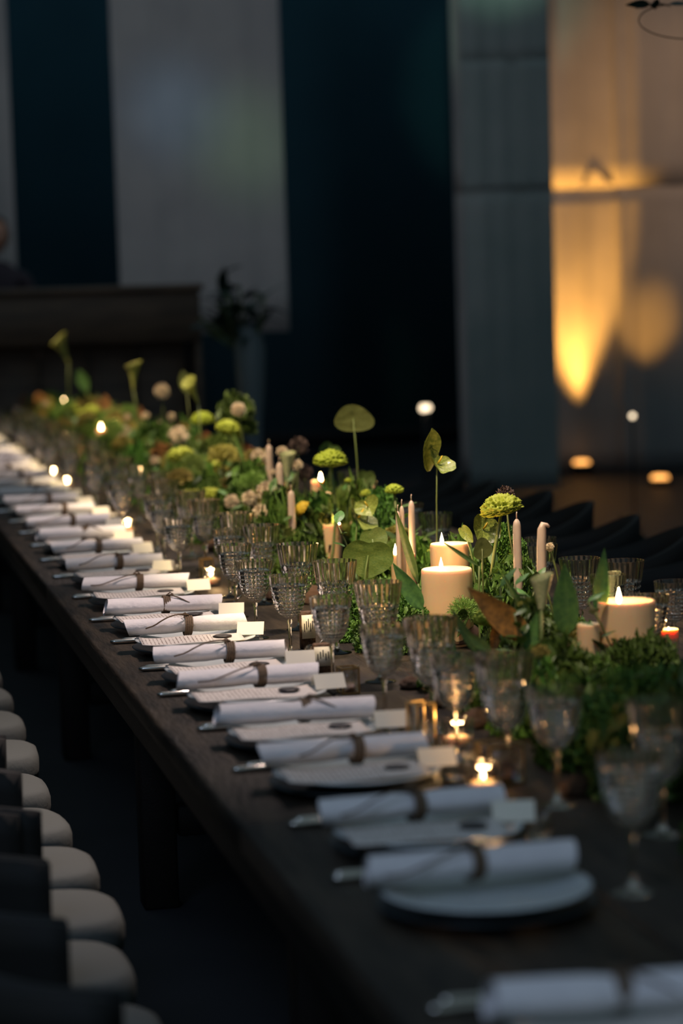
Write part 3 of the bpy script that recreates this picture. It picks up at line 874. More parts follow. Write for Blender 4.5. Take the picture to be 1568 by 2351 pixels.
def pillar(px, py, w, z, label, lit=True, foff=(0, 0), h=None, power=1.3, fs=1.0):
    P = atz(px, py, z); R = w / FPX * dep(P) / 2; H = z - TZ
    r = empty('pillar_candle', (P.x, P.y, TZ), label, 'candle', 'pillar candles in the runner')
    n = 40
    prof = [(R * .96, 0), (R, .004)] + [(R * (1 + .008 * math.sin(k * 2.1)), H * k / 8) for k in range(1, 8)] + [(R * 1.0, H - .008), (R * .985, H - .002), (R * .95, H), (R * .86, H - .003), (R * .62, H - .010 if lit else H - .003), (R * .2, H - .011 if lit else H - .003), (0, H - .011 if lit else H - .003)]
    sd = px
    link('wax', MB().lathe(prof, n, mod=lambda q, zz, i, k: q * (1 + (.012 * noise.noise(Vector((math.cos(i / n * 6.28) * 3, math.sin(i / n * 6.28) * 3, zz * 6 + sd)))))).mesh('wax', M['wax']), r)
    if lit: flame_part(r, (foff[0], foff[1], H - .010), fs, power * min(1, (R / .05) ** 2 + .12))
    else: link('wick', MB().tube([(0, 0, H - .006), (0, 0, H + .006)], .001, 6).mesh('wick', M['wick']), r)
    return r


pillar(1025, 1305, 118, .92, 'large cream pillar candle burning in the middle of the runner', foff=(-.012, 0))
pillar(1437, 1378, 134, .93, 'widest pillar candle, burning at the right beside the dark moss mound', foff=(-.014, 0))
pillar(1032, 1247, 90, .955, 'burning pillar candle just behind the large cream one', foff=(-.018, 0))
pillar(925, 1271, 56, .89, 'slim burning pillar candle left of the large cream one', foff=(-.019, 0))
pillar(762, 1203, 44, .90, 'tall slim pillar candle burning beside the fluffy green dianthus', foff=(.018, 0))
pillar(775, 1275, 50, .81, 'short stub candle at the foot of the slim burning pillar', lit=False)
pillar(1350, 1432, 52, .895, 'small pillar candle tucked against the widest one', lit=False)
pillar(728, 1103, 28, .93, 'small pillar candle glowing behind the lime cockscomb bloom', foff=(.012, 0))
pillar(1535, 1443, 46, .84, 'low votive candle burning at the right edge of the picture', foff=(0, 0), power=1.0, fs=.3)
for q, (px, py, z) in enumerate([(147, 925, .98), (232, 985, .97), (264, 972, .98)]):
    pillar(px, py, 22, z, 'small lit candle among far blooms, %s' % ('leftmost of the three far flames' if q == 0 else 'middle of the three far flames' if q == 1 else 'rightmost of the three far flames'), power=.9)


def taper(px, py, w, z, label, bentx=0.0, low=TZ):
    P = atz(px, py, z); R = w / FPX * dep(P) / 2; H = z - TZ
    r = empty('taper_candle', (P.x, P.y, TZ), label, 'candle', 'unlit taper candles')
    pts = [(0, 0, .028), (0, 0, H * .5), (bentx * .15, 0, H * .82)] + ([(bentx * .4, 0, H * .95), (bentx * .8, 0, H * .985), (bentx * 1.6, 0, H * .98), (bentx * 2.2, 0, H * .965)] if bentx else [(0, 0, H * .94), (0, 0, H * .975), (0, 0, H * .995)])
    rd = [R * 1.12, R, R * .94] + ([R * .9, R * .7, R * .4, R * .25] if bentx else [R * .9, R * .68, R * .22])
    link('wax', MB().tube(pts, rd, 14).mesh('wax', M['taper']), r)
    if not bentx: link('wick', MB().tube([(0, 0, H * .99), (0, 0, H + .010), (.001, 0, H + .014)], .0012, 6).mesh('wick', M['taper']), r)
    link('holder', MB().lathe([(0, 0), (.026, 0), (.027, .003), (.012, .008), (.010, .02), (R * 1.5, .026), (R * 1.6, .045), (R * 1.35, .045), (R * 1.2, .029), (0, .029)], 24).mesh('holder', M['brass']), r)


taper(617, 1020, 18, 1.07, 'tall pinkish taper candle beside the white pompoms, leftmost')
taper(641, 1060, 19, 1.06, 'pinkish taper candle standing just right of the leftmost taper')
taper(668, 1125, 18, 1.00, 'shorter pinkish taper with a pointed tip beside yellow bloom')
taper(1186, 1190, 21, 1.035, 'straight unlit taper candle left of the bent one')
taper(1240, 1200, 23, 1.035, 'unlit taper candle whose softened tip bends to the right', bentx=.009)
taper(944, 1148, 16, 1.02, 'short taper candle, right one of the cluster behind the kale')
taper(922, 1160, 13, 1.02, 'slim taper candle, middle one of the cluster behind the kale')
taper(913, 1172, 12, 1.01, 'slim taper candle, lowest one of the cluster behind the kale')


# tealights in glass votives, glass cubes and salt cellars
def votive(x, y, label, lit=True, fs=.8):
    r = empty('votive_glass', (x, y, TZ), label, 'votive', 'glass votives between the glasses')
    link('cup', MB().lathe([(.0, 0), (.024, 0), (.027, .004), (.030, .050), (.0285, .050), (.0255, .006), (0, .005)], 16).mesh('cup', M['thin'], False), r)
    link('wax', MB().lathe([(0, .006), (.019, .006), (.019, .020), (.016, .021), (0, .019)], 18).mesh('wax', M['wax']), r)
    if lit: flame_part(r, (0, 0, .022), fs, .25)


for q, (px, py, nm) in enumerate([(118, 1090, 'leftmost'), (142, 1113, 'second from the left'), (288, 1212, 'beside the tenth place card'), (484, 1328, 'in front of the pale card box'), (1040, 1800, 'by the near glass cube'), (1050, 1690, 'between the two near wine glass stems')]):
    P = atz(px, py, TZ + .02); votive(max(P.x, .965), P.y, 'small glass votive with a tealight, ' + nm, True, .8 if q < 4 else .38)


def cube(px, py, w, h, label, fill='soil', rz=.1):
    P = atz(px, py, TZ); s = w / FPX * dep(P); hh = h / FPX * dep(P)
    r = empty('glass_cube', (P.x, P.y, TZ), label, 'terrarium', 'brass edged glass boxes', rz=rz)
    g = MB(); t = .002
    for sx, sy in ((1, 0), (-1, 0), (0, 1), (0, -1)):
        d = (t, s - .006, hh - .008) if sx else (s - .006, t, hh - .008)
        link('pane', MB().box((sx * (s / 2 - .002), sy * (s / 2 - .002), hh / 2), d).mesh('pane', M['thin']), r)
    f = MB(); b = .0028
    for sx in (-1, 1):
        for sy in (-1, 1): f.box((sx * s / 2, sy * s / 2, hh / 2), (b, b, hh))
    for zz in (b / 2, hh - b / 2):
        for q in (-1, 1): f.box((q * s / 2, 0, zz), (b, s, b)); f.box((0, q * s / 2, zz), (s, b, b))
    link('frame', f.mesh('frame', M['brass'], False), r)
    link('filling', brain('filling', M[fill], s * .40, px, .9, 3, .2, 4), r, loc=(0, 0, s * .11 + .004), sc=(1, 1, .9))


cube(1148, 1795, 84, 92, 'brass edged glass cube with dark filling near the front goblets')
cube(968, 1715, 46, 105, 'narrow brass edged glass box behind the fifth place setting', rz=.3)
cube(800, 1590, 40, 60, 'small brass edged glass box behind the sixth place setting')
cube(475, 1325, 26, 44, 'amber toned glass box beyond the ninth setting')
cube(270, 1190, 22, 30, 'tiny glass box among the far glasses')


def cardbox(px, py, w, h, label, rz=0.0):
    P = atz(px, py, TZ); s = w / FPX * dep(P); hh = h / FPX * dep(P)
    r = empty('card_box', (P.x, P.y, TZ), label, 'box', 'dark boxes with a cream label', rz=rz)
    link('body', MB().box((0, 0, hh / 2), (s, s * .55, hh), bev=.002).mesh('body', M['soil']), r)
    link('paper_label', MB().box((0, -s * .28, hh * .60), (s * .92, .0012, hh * .62)).mesh('paper_label', M['card']), r)
    mk = MB()
    for k in range(5): mk.box((-s * .28 + k * s * .14, -s * .28 - .0009, hh * (.58 + .06 * (k % 3))), (s * .05, .0006, hh * .22))
    link('print', mk.mesh('print', M['seal'], False), r)


cardbox(548, 1462, 62, 34, 'low dark box with a wide cream label behind the seventh setting')
cardbox(707, 1490, 34, 88, 'upright dark box with a tall cream label behind the sixth setting', .1)
cardbox(742, 1548, 44, 72, 'dark box beside the wine glass stem near the sixth setting', -.1)
cardbox(395, 1318, 40, 24, 'low dark box with cream label behind the ninth setting')
cardbox(330, 1262, 36, 20, 'low dark box with cream label behind the eleventh setting')
cardbox(250, 1195, 36, 18, 'low dark box with cream label behind the thirteenth setting')


def salt(px, py, label):
    P = atz(px, py, TZ)
    r = empty('salt_cellar', (max(P.x, .935), P.y, TZ), label, 'salt cellar', 'round cut glass salt cellars')
    n = 16
    link('bowl', MB().lathe([(0, 0), (.012, 0), (.020, .006), (.0235, .016), (.020, .027), (.014, .032), (.012, .030), (.017, .026), (.020, .016), (.016, .008), (0, .005)], n, mod=lambda q, z, i, k: q * (1 - .06 * (i % 2))).mesh('bowl', M['glass'], False), r)
    link('spoon', MB().tube([(0, 0, .012), (.012, .004, .032), (.03, .01, .045)], [.003, .0012, .0016], 6).mesh('spoon', M['steel']), r)


for p, nm in [((900, 1690), 'fifth'), ((1042, 1790), 'fourth'), ((795, 1582), 'sixth'), ((460, 1352), 'ninth'), ((720, 1515), 'seventh'), ((530, 1410), 'eighth'), ((1235, 1925), 'third')]:
    salt(*p, 'round cut glass salt cellar beyond the rim of the %s setting' % nm)

# ------------------------------------------------------------------ the flower runner
G_KALE = 'curly kale tufts filling the runner'; G_MOSS = 'moss mounds in the runner'
# base fill: moss and kale, low down
yy = 3.15; idx = 0
ROW = {1.20: 'left', 1.34: 'middle', 1.47: 'right'}
while yy < 14.3:
    for xx in (1.20, 1.34, 1.47):
        if rng.random() < (.95 if yy > 3.6 else .6):
            R = rng.uniform(.062, .095); x_ = xx + rng.uniform(-.03, .03); y_ = yy + rng.uniform(-.06, .06)
            h_ = rng.uniform(.05, .12) + (.05 if yy > 6.5 else 0) + (.02 if yy > 5 else 0)
            kind = rng.random()
            if hides((x_, y_, TZ), R * .8, R + h_ * .8): h_ = 0.0
            if hides((x_, y_, TZ), R * .8, R): continue
            if kind < .34: clump('moss_mound', (x_, y_, TZ + .008), rng.choice(MOSS), (R, R, R * 1.15 + h_ * .5), 'low moss mound in the %s row of the runner, %s from the near end' % (ROW[xx], label_count('m' + ROW[xx])), G_MOSS)
            elif kind < .78: clump('kale_tuft', (x_, y_, TZ + .010), rng.choice(KALE), (R * 1.05, R * 1.05, R + h_ * .8), 'curly green kale tuft in the %s row of the runner, %s from the near end' % (ROW[xx], label_count('k' + ROW[xx])), G_KALE)
            else: clump('bark_piece', (x_, y_, TZ + R * .12), rng.choice(BARK), R * .6, 'brown bark piece in the %s row of the runner, %s from the near end' % (ROW[xx], label_count('b' + ROW[xx])), 'bark pieces in the runner', cat='bark')
    yy += .155; idx += 1
for p, s in [((1240, 1800), 70), ((1010, 1650), 50), ((1100, 1640), 70), ((950, 1600), 60), ((905, 1560), 46), ((700, 1440), 40), ((610, 1360), 36), ((440, 1300), 30)]:
    q = atz(*p, TZ + .02); R = s / FPX * dep(q) / 2
    q.x = max(q.x, 1.10)
    clump('bark_piece', (q.x, q.y, TZ + R * .3), rng.choice(BARK), R, 'brown bark piece lying among the goblet feet, %s from the near end' % label_count('gb'), 'bark pieces between the goblets', cat='bark')
# placed mounds (pixel centre, width, X)
for (px, py, w, X, kind, lab) in [
    (1470, 1590, 330, 1.28, 'M', 'big dark moss mound at the right edge below the widest candle'),
    (1285, 1520, 150, 1.27, 'K', 'bright curly kale left of the big dark moss mound'),
    (1255, 1600, 120, 1.22, 'M', 'green moss mound under the bright curly kale'),
    (1180, 1330, 130, 1.45, 'K', 'dark kale between the large candle and straight taper'),
    (930, 1385, 100, 1.22, 'M', 'dark green moss mound left of the large cream candle'),
    (815, 1220, 80, 1.42, 'M', 'dark green moss behind the big anthurium leaf'),
    (865, 1195, 110, 1.44, 'K', 'leafy green clump under the twin anthurium bloom'),
    (690, 1240, 90, 1.27, 'M', 'mossy tuft above the goblet rims left of the slim candle'),
    (1150, 1230, 110, 1.50, 'M', 'tall dark green mound below the green cockscomb'),
    (585, 1100, 110, 1.30, 'K', 'dark green kale left of the tall tapers'),
    (500, 1120, 110, 1.22, 'M', 'green moss mound above the goblets left of centre'),
    (430, 1060, 120, 1.28, 'K', 'green leafy clump below the cream bloom'),
    (350, 1010, 110, 1.30, 'K', 'olive leafy clump in the far middle of the runner'),
    (540, 930, 80, 1.40, 'K', 'dim green foliage behind the lone pompom'),
    (870, 1150, 80, 1.45, 'K', 'ferny green foliage behind the twin anthurium bloom'),
    (1215, 1420, 120, 1.30, 'K', 'kale around the foot of the white tulip'),
    (800, 1490, 60, 1.12, 'K', 'green sprig tuft between the wine glass stems')]:
    P = atX(px, py, X); R = w / FPX * dep(P) / 2
    H = P.z - TZ
    ms = rng.choice(MOSS if kind == 'M' else KALE)
    if H > 1.5 * R:      # leafy heads carried on a few stems above the low mounds
        r = empty('leafy_bunch', (P.x, P.y, TZ + .001), lab, 'foliage')
        for q in range(4): stem_to(r, Vector((rng.uniform(-.4, .4) * R, rng.uniform(-.4, .4) * R, H - R * .3)), .0022)
        link('leaves', ms, r, loc=(0, 0, H - R * .75), rot=(0, 0, rng.uniform(0, 6)), sc=(R, R, R * 1.5))
        link('leaves', rng.choice(MOSS), r, loc=(R * .2, 0, H - R * 1.6), rot=(0, 0, rng.uniform(0, 6)), sc=(R, R, R * 1.3))
    else:
        clump('moss_mound' if kind == 'M' else 'kale_tuft', (P.x, P.y, TZ + .005), ms, (R, R, max(H + R * .6, R * .8)), lab, None)

GP = 'white pompom flowers'
for (px, py, w, X, lab) in [
    (372, 898, 34, 1.35, 'lone cream pompom standing high in the dark left of centre'),
    (547, 940, 31, 1.35, 'lone tan pompom high above the lime cockscomb'),
    (612, 1127, 44, 1.25, 'large white pompom just left of the paired tapers'),
    (573, 1144, 33, 1.22, 'white pompom left of the large one by the tapers'),
    (532, 1152, 32, 1.20, 'white pompom, leftmost of the row above the goblets'),
    (598, 1176, 36, 1.18, 'white pompom lowest of the group above the goblets'),
    (594, 1048, 34, 1.33, 'white pompom half hidden behind the leftmost taper'),
    (648, 1038, 27, 1.36, 'small tan pompom right of the leftmost taper'),
    (682, 1068, 26, 1.36, 'small pink tinged pompom right of the tapers'),
    (626, 1085, 15, 1.30, 'tiny white bud between the two tall tapers'),
    (334, 955, 17, 1.33, 'tiny cream bud below the lone high pompom'),
    (394, 957, 17, 1.36, 'tiny dim bud right of the lone high pompom'),
    (364, 973, 15, 1.33, 'tiny cream bud under the lone high pompom'),
    (293, 957, 14, 1.30, 'tiny cream bud right of the far flames'),
    (290, 988, 18, 1.25, 'cream bud below the far flames'),
    (1262, 1256, 20, 1.50, 'small cream bud beside the bent taper'),
    (1245, 1330, 12, 1.4, 'very small bud on the bent taper side')]:
    P = atX(px, py, X); R = w / FPX * dep(P) / 2
    flower('pompom_flower', P, rng.choice(POM), 'bloom', R * .92, lab, 'flower', GP, rot=(rng.uniform(-.4, .4), rng.uniform(-.4, .4), rng.uniform(0, 6)))
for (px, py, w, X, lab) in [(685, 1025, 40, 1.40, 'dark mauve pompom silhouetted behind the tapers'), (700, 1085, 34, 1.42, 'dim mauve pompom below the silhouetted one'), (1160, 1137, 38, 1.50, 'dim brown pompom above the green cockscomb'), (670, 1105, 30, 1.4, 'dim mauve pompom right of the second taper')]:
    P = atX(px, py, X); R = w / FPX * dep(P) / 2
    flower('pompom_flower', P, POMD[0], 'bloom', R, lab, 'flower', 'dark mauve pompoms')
for (px, py, w, X, ms, lab, rt) in [
    (760, 1062, 62, 1.33, LIME[0], 'lime cockscomb bloom standing clear against the dark floor', (0, 0, 0)),
    (524, 990, 52, 1.33, LIME[1], 'bright lime cockscomb bloom on a thick stem left of centre', (0, .3, 0)),
    (696, 1168, 36, 1.27, YELL[0], 'yellow cockscomb bloom tilted beside the fluffy dianthus', (0, -.9, 0)),
    (1152, 1172, 78, 1.45, LIME[0], 'large green cockscomb bloom at the right behind the tapers', (-.1, .2, 2)),
    (905, 1128, 34, 1.42, LIME[1], 'small lime cockscomb above the short tapers', (0, 0, 1)),
    (842, 1136, 26, 1.42, LIME[0], 'small green cockscomb bud left of the short tapers', (0, 0, 3)),
    (410, 1000, 44, 1.25, None, 'cream hydrangea bloom above the long pale stem', (0, 0, 0)),
    (465, 968, 46, 1.35, LIME[1], 'dim olive bloom behind the bright lime cockscomb', (0, 0, 0)),
    (800, 1104, 14, 1.42, LIME[0], 'tiny green bud on a thin stem', (0, 0, 0))]:
    P = atX(px, py, X); R = w / FPX * dep(P) / 2
    flower('cockscomb_flower' if ms else 'hydrangea_flower', P, ms or POM[0], 'bloom', R * .9, lab, 'flower', 'cockscomb blooms' if ms else None, rot=rt, rad=.004, leaves=2)
for (px, py, w, X, ms, lab) in [
    (770, 1170, 96, 1.43, DIAN[0], 'fluffy green dianthus ball behind the slim burning candle'),
    (692, 1212, 74, 1.27, DIAN[1], 'pale green dianthus ball beside the goblet rims'),
    (512, 1050, 66, 1.27, HYDR[0], 'olive yellow hydrangea head left of centre'),
    (470, 1085, 50, 1.25, HYDR[1], 'olive hydrangea head lower left of the yellow one'),
    (370, 1045, 50, 1.25, RUST[0], 'rust orange bloom in the far middle of the runner'),
    (1240, 1500, 40, 1.2, HYDR[1], 'olive bloom low beside the bright kale')]:
    P = atX(px, py, X); R = w / FPX * dep(P) / 2
    flower('dianthus_flower' if ms in DIAN else 'hydrangea_flower', P, ms, 'bloom', R, lab, 'flower', None, rad=.003, leaves=1)

# anthuriums
SP = spathe('spathe', M['anth'], 1.0, .45, 1); SPD = spathe('spathe', M['anthdk'], 1.0, .25, 2, False, .012); PAD = spathe('round_leaf', M['pad'], 1.0, .10, 3, True, .006)
SPX = MB().tube([(0, -.05, 0), (0, -.25, .15), (0, -.40, .40)], [.05, .06, .03], 10).mesh('spadix', M['yellow'])


def anthurium(px, py, w, X, ms, label, rot, squash=(1, 1, 1), spx=True, lean=(0, 0)):
    P = atX(px, py, X); R = w / FPX * dep(P) / 2
    base = Vector((P.x + lean[0], P.y + lean[1], TZ + .001)); r = empty('anthurium', base, label, 'flower', 'anthuriums')
    h = P - base; stem_to(r, h, .0022, 'stem', .015)
    o = link('spathe', ms, r, loc=h, rot=rot, sc=(R * squash[0], R * squash[1], R * squash[2]))
    if spx: link('spadix', SPX, o)
    return r


# the folded anthurium high on the right: curled bright bowl with an upright dark wing
r = anthurium(1003, 1066, 78, 1.42, SP, 'tall green anthurium on a bare stem against the dark right background', (-.75, .5, .3), (1.0, 1.3, .72))
P = atD(985, 1062, dep(atX(1000, 1066, 1.42))); link('wing', leafmesh('oval', 'anth', .5, .5, .52), r, loc=P - r.location + Vector((0, .01, -.022)), rot=(.1, -.25, .5), sc=.118)
link('wing', leafmesh('point', 'anthdk', .5, .4, .20), r, loc=P - r.location + Vector((.012, .015, 0)), rot=(.1, -.28, -.4), sc=.058)
anthurium(845, 1275, 112, 1.24, SPD, 'biggest matte green anthurium leaf in front of the slim candles', (.15, .1, -.2), (1.05, 1, .75), False)
anthurium(855, 1238, 70, 1.26, SPD, 'second matte green leaf overlapping the biggest one', (-.2, -.2, .2), (1.0, 1, .8), False)
anthurium(820, 1190, 90, 1.30, SP, 'glossy ribbed anthurium behind the matte green leaf', (-.9, .7, .3), (1, 1.2, .9))
anthurium(845, 1163, 62, 1.33, SP, 'upper glossy anthurium of the twin bloom', (-.5, -.5, -.3), (1.0, 1.2, .7))
anthurium(1108, 1215, 80, 1.42, SP, 'glossy anthurium behind the straight taper', (-.3, .4, .3), (1, 1, .85))
anthurium(1070, 1225, 44, 1.40, SP, 'narrow glossy anthurium left of the right hand pair', (-.4, -.6, -.2), (.6, 1, 1.0), False)
anthurium(1107, 1260, 48, 1.38, PAD, 'small round green leaf right of the rear pillar candle', (.1, 0, .2), (1, 1, 1), False)
anthurium(811, 962, 96, 1.45, PAD, 'flat oblong leaf held high against the dark background', (.05, .12, .1), (1.0, 1, .62), False)
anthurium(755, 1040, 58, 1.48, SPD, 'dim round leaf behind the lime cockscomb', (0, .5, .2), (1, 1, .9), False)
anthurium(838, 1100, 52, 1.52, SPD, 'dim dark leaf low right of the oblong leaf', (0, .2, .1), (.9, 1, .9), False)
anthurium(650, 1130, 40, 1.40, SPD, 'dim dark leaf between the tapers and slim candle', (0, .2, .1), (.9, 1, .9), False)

# trumpets and tulips
TR = trumpet('trumpet', M['trumpet'], 1.0, .38, 1); TU = trumpet('tulip', M['tulip'], 1.0, .78, 2, .12)
for (px, py, h, X, rt, ms, lab) in [
    (306, 893, 52, 1.30, (0, .05, 0), TR, 'yellow green trumpet flower standing in the far dark, upright'),
    (455, 925, 50, 1.30, (-.2, -.45, 1), TR, 'yellow trumpet flower leaning left, below a round leaf'),
    (158, 835, 56, 1.25, (0, -.35, 0), TR, 'tallest trumpet flower at the far left, leaning left'),
    (1243, 1398, 66, 1.27, (0, .05, .3), TU, 'white green tulip in front of the bent taper'),
    (1405, 1372, 50, 1.62, (0, .2, 1), TU, 'cream tulip behind the widest pillar candle'),
    (1195, 1410, 40, 1.32, (0, .8, 1), TU, 'cream tulip head lying low beside the straight taper'),
    (660, 1095, 48, 1.33, (0, .1, 1), TU, 'cream tulip between the tapers')]:
    P = atX(px, py, X); L = h / FPX * dep(P)
    flower('tulip' if ms is TU else 'trumpet_flower', P, ms, 'bloom', L, lab, 'flower', 'tulips' if ms is TU else 'trumpet flowers', rot=rt, leaves=1, rad=.0035, lean=(0, 0))


# upright pointed leaves
def bigleaf(px0, py0, px1, py1, X, wd, m, kind, label, face=0.0, name='broad_leaf'):
    A = atX(px0, py0, X); B = atD(px1, py1, dep(A)); d = B - A; L = d.length
    base = Vector((A.x, A.y, TZ + .001)); r = empty(name, base, label, 'leaf', None)
    if A.z > TZ + .02: stem_to(r, A - base, .002, 'stem' if m != 'brownleaf' else 'twig', .006)
    # leaf +z along d, -y towards the camera
    zq = d.normalized(); yq = -(Vector((0, 0, CZ)) - A).normalized(); yq = (yq - zq * yq.dot(zq)).normalized(); xq = yq.cross(zq)
    Mx = Matrix((xq, yq, zq)).transposed().to_4x4() @ Matrix.Rotation(face, 4, 'Z')
    o = link('leaf', leafmesh(kind, m, .35, .25, wd), r, loc=A - base, sc=L); o.rotation_euler = Mx.to_euler()
    return r


bigleaf(1375, 1420, 1388, 1255, 1.42, .24, 'leaf', 'point', 'slender pointed green leaf standing right of the tapers')
bigleaf(1300, 1460, 1296, 1290, 1.35, .38, 'leaf', 'point', 'broad upright dark leaf with a pointed tip beside the small pillar')
bigleaf(1318, 1430, 1290, 1300, 1.38, .30, 'brownleaf', 'point', 'browned leaf tip behind the broad upright leaf')
bigleaf(1215, 1470, 1070, 1345, 1.26, .36, 'brownleaf', 'point', 'long brown leaf crossing the right side of the large candle')
bigleaf(1130, 1500, 1150, 1410, 1.26, .30, 'brownleaf', 'oval', 'short brown leaf below the long brown one')
bigleaf(1095, 1500, 1035, 1395, 1.17, .20, 'leaf', 'point', 'pointed green leaf crossing the foot of the large candle')
bigleaf(1035, 1540, 1040, 1450, 1.15, .26, 'leaf', 'point', 'small dark leaf hanging before the large candle foot')
bigleaf(1130, 1500, 1060, 1445, 1.18, .30, 'leaf', 'point', 'pale green curved leaf below the long brown leaf')
bigleaf(1225, 1440, 1150, 1310, 1.33, .14, 'leaf', 'point', 'narrow green leaf leaning left of the white tulip')
bigleaf(1205, 1520, 1235, 1400, 1.25, .30, 'leaf', 'point', 'broad green leaf at the foot of the white tulip')
bigleaf(960, 1340, 905, 1160, 1.28, .12, 'leaf', 'point', 'long thick leaning green stalk between the candles')
bigleaf(970, 1400, 900, 1290, 1.22, .34, 'leaf', 'point', 'curved green leaf in front of the slim pillar candle')
bigleaf(455, 1105, 400, 1015, 1.22, .22, 'leaf', 'point', 'dark green leaf pointing left below the cream hydrangea')
bigleaf(472, 1110, 428, 1040, 1.21, .20, 'anthdk', 'point', 'pale green leaf beside the dark one under the cream hydrangea')
bigleaf(560, 1060, 535, 990, 1.31, .14, 'anthdk', 'point', 'pale stalk leaf under the bright lime cockscomb')
bigleaf(430, 905, 418, 850, 1.32, .5, 'pad', 'oval', 'dim oval leaf above the left leaning trumpet')
bigleaf(1100, 1300, 1010, 1240, 1.30, .10, 'leaf', 'point', 'thin twig leaf crossing the rear pillar candle')
bigleaf(200, 900, 180, 850, 1.4, .5, 'leaf', 'oval', 'dim oval leaf right of the tallest trumpet')
bigleaf(40, 960, 60, 895, 1.15, .3, 'rust', 'point', 'brown spiky bloom at the far left end of the runner')
bigleaf(245, 960, 240, 905, 1.32, .5, 'rust', 'oval', 'rust brown plume above the far flames')
bigleaf(325, 965, 322, 930, 1.34, .5, 'rust', 'oval', 'rust brown plume right of the far trumpet')

# filler blooms, thick in the far part of the runner
FIL = [('hydrangea_flower', HYDR, .040, 'olive hydrangea bloom in the blurred far part', 'olive blooms in the far runner'),
       ('rust_flower', RUST, .030, 'rust brown bloom in the blurred far part', 'rust blooms in the far runner'),
       ('pompom_flower', POM, .018, 'small cream pompom in the blurred far part', 'cream pompoms in the far runner'),
       ('cockscomb_flower', LIME, .030, 'yellow green cockscomb in the blurred far part', 'cockscombs in the far runner'),
       ('dianthus_flower', DIAN, .042, 'fluffy green dianthus in the blurred far part', 'dianthus in the far runner')]
yy = 7.3
while yy < 14.4:
    for _ in range(3):
        k = rng.choices(range(5), (5, 3, 2.5, 2.5, 5))[0]; nm, mss, R, lab, grp = FIL[k]
        R *= rng.uniform(.8, 1.25)
        P = Vector((rng.uniform(1.13, 1.48), yy + rng.uniform(-.07, .07), TZ + rng.uniform(.12, .25)))
        if hides(P - Vector((0, 0, .1)), R, .13): continue
        flower(nm, P, rng.choice(mss), 'bloom', R, lab + ', %s from the near end' % label_count(lab), 'flower', grp, rot=(rng.uniform(-.3, .3), rng.uniform(-.3, .3), rng.uniform(0, 6)), leaves=1)
    yy += .14
yy = 4.4
while yy < 7.3:      # nearer part: shorter, greener
    for _ in range(2):
        k = rng.choices(range(5), (1.5, .8, .6, 1, 4))[0]; nm, mss, R, lab, grp = FIL[k]
        R *= rng.uniform(.7, 1.0)
        P = Vector((rng.uniform(1.22, 1.52), yy + rng.uniform(-.07, .07), TZ + rng.uniform(.08, .15)))
        if hides(P - Vector((0, 0, .08)), R, .11): continue
        flower(nm, P, rng.choice(mss), 'bloom', R, lab.replace('blurred far', 'middle') + ', %s from the near end' % label_count('mid' + lab), 'flower', grp.replace('far', 'middle'), rot=(rng.uniform(-.3, .3), rng.uniform(-.3, .3), rng.uniform(0, 6)), leaves=2)
    yy += .2
# sprigs of oval leaves sticking out of the runner
for k in range(70):
    y_ = 4.3 + 9.9 * (k / 70) ** 1.5; x_ = rng.uniform(1.16, 1.48); h_ = rng.uniform(.13, .24)
    if hides((x_, y_, TZ), .05, h_): continue
    r = empty('leafy_sprig', (x_, y_, TZ + .001), 'leafy green sprig rising out of the runner, %s from the near end' % ORD[k], 'foliage', 'leafy sprigs in the runner')
    h = Vector((rng.uniform(-.08, .08), rng.uniform(-.06, .06), h_)); stem_to(r, h, .0018)
    for q in range(7):
        t = .25 + .75 * q / 6
        link('leaf', leafmesh('oval', 'leaf', .2, .6, .5), r, loc=h * t, rot=(rng.uniform(.4, 1.1), 0, q * 2.4 + rng.random()), sc=rng.uniform(.032, .055))


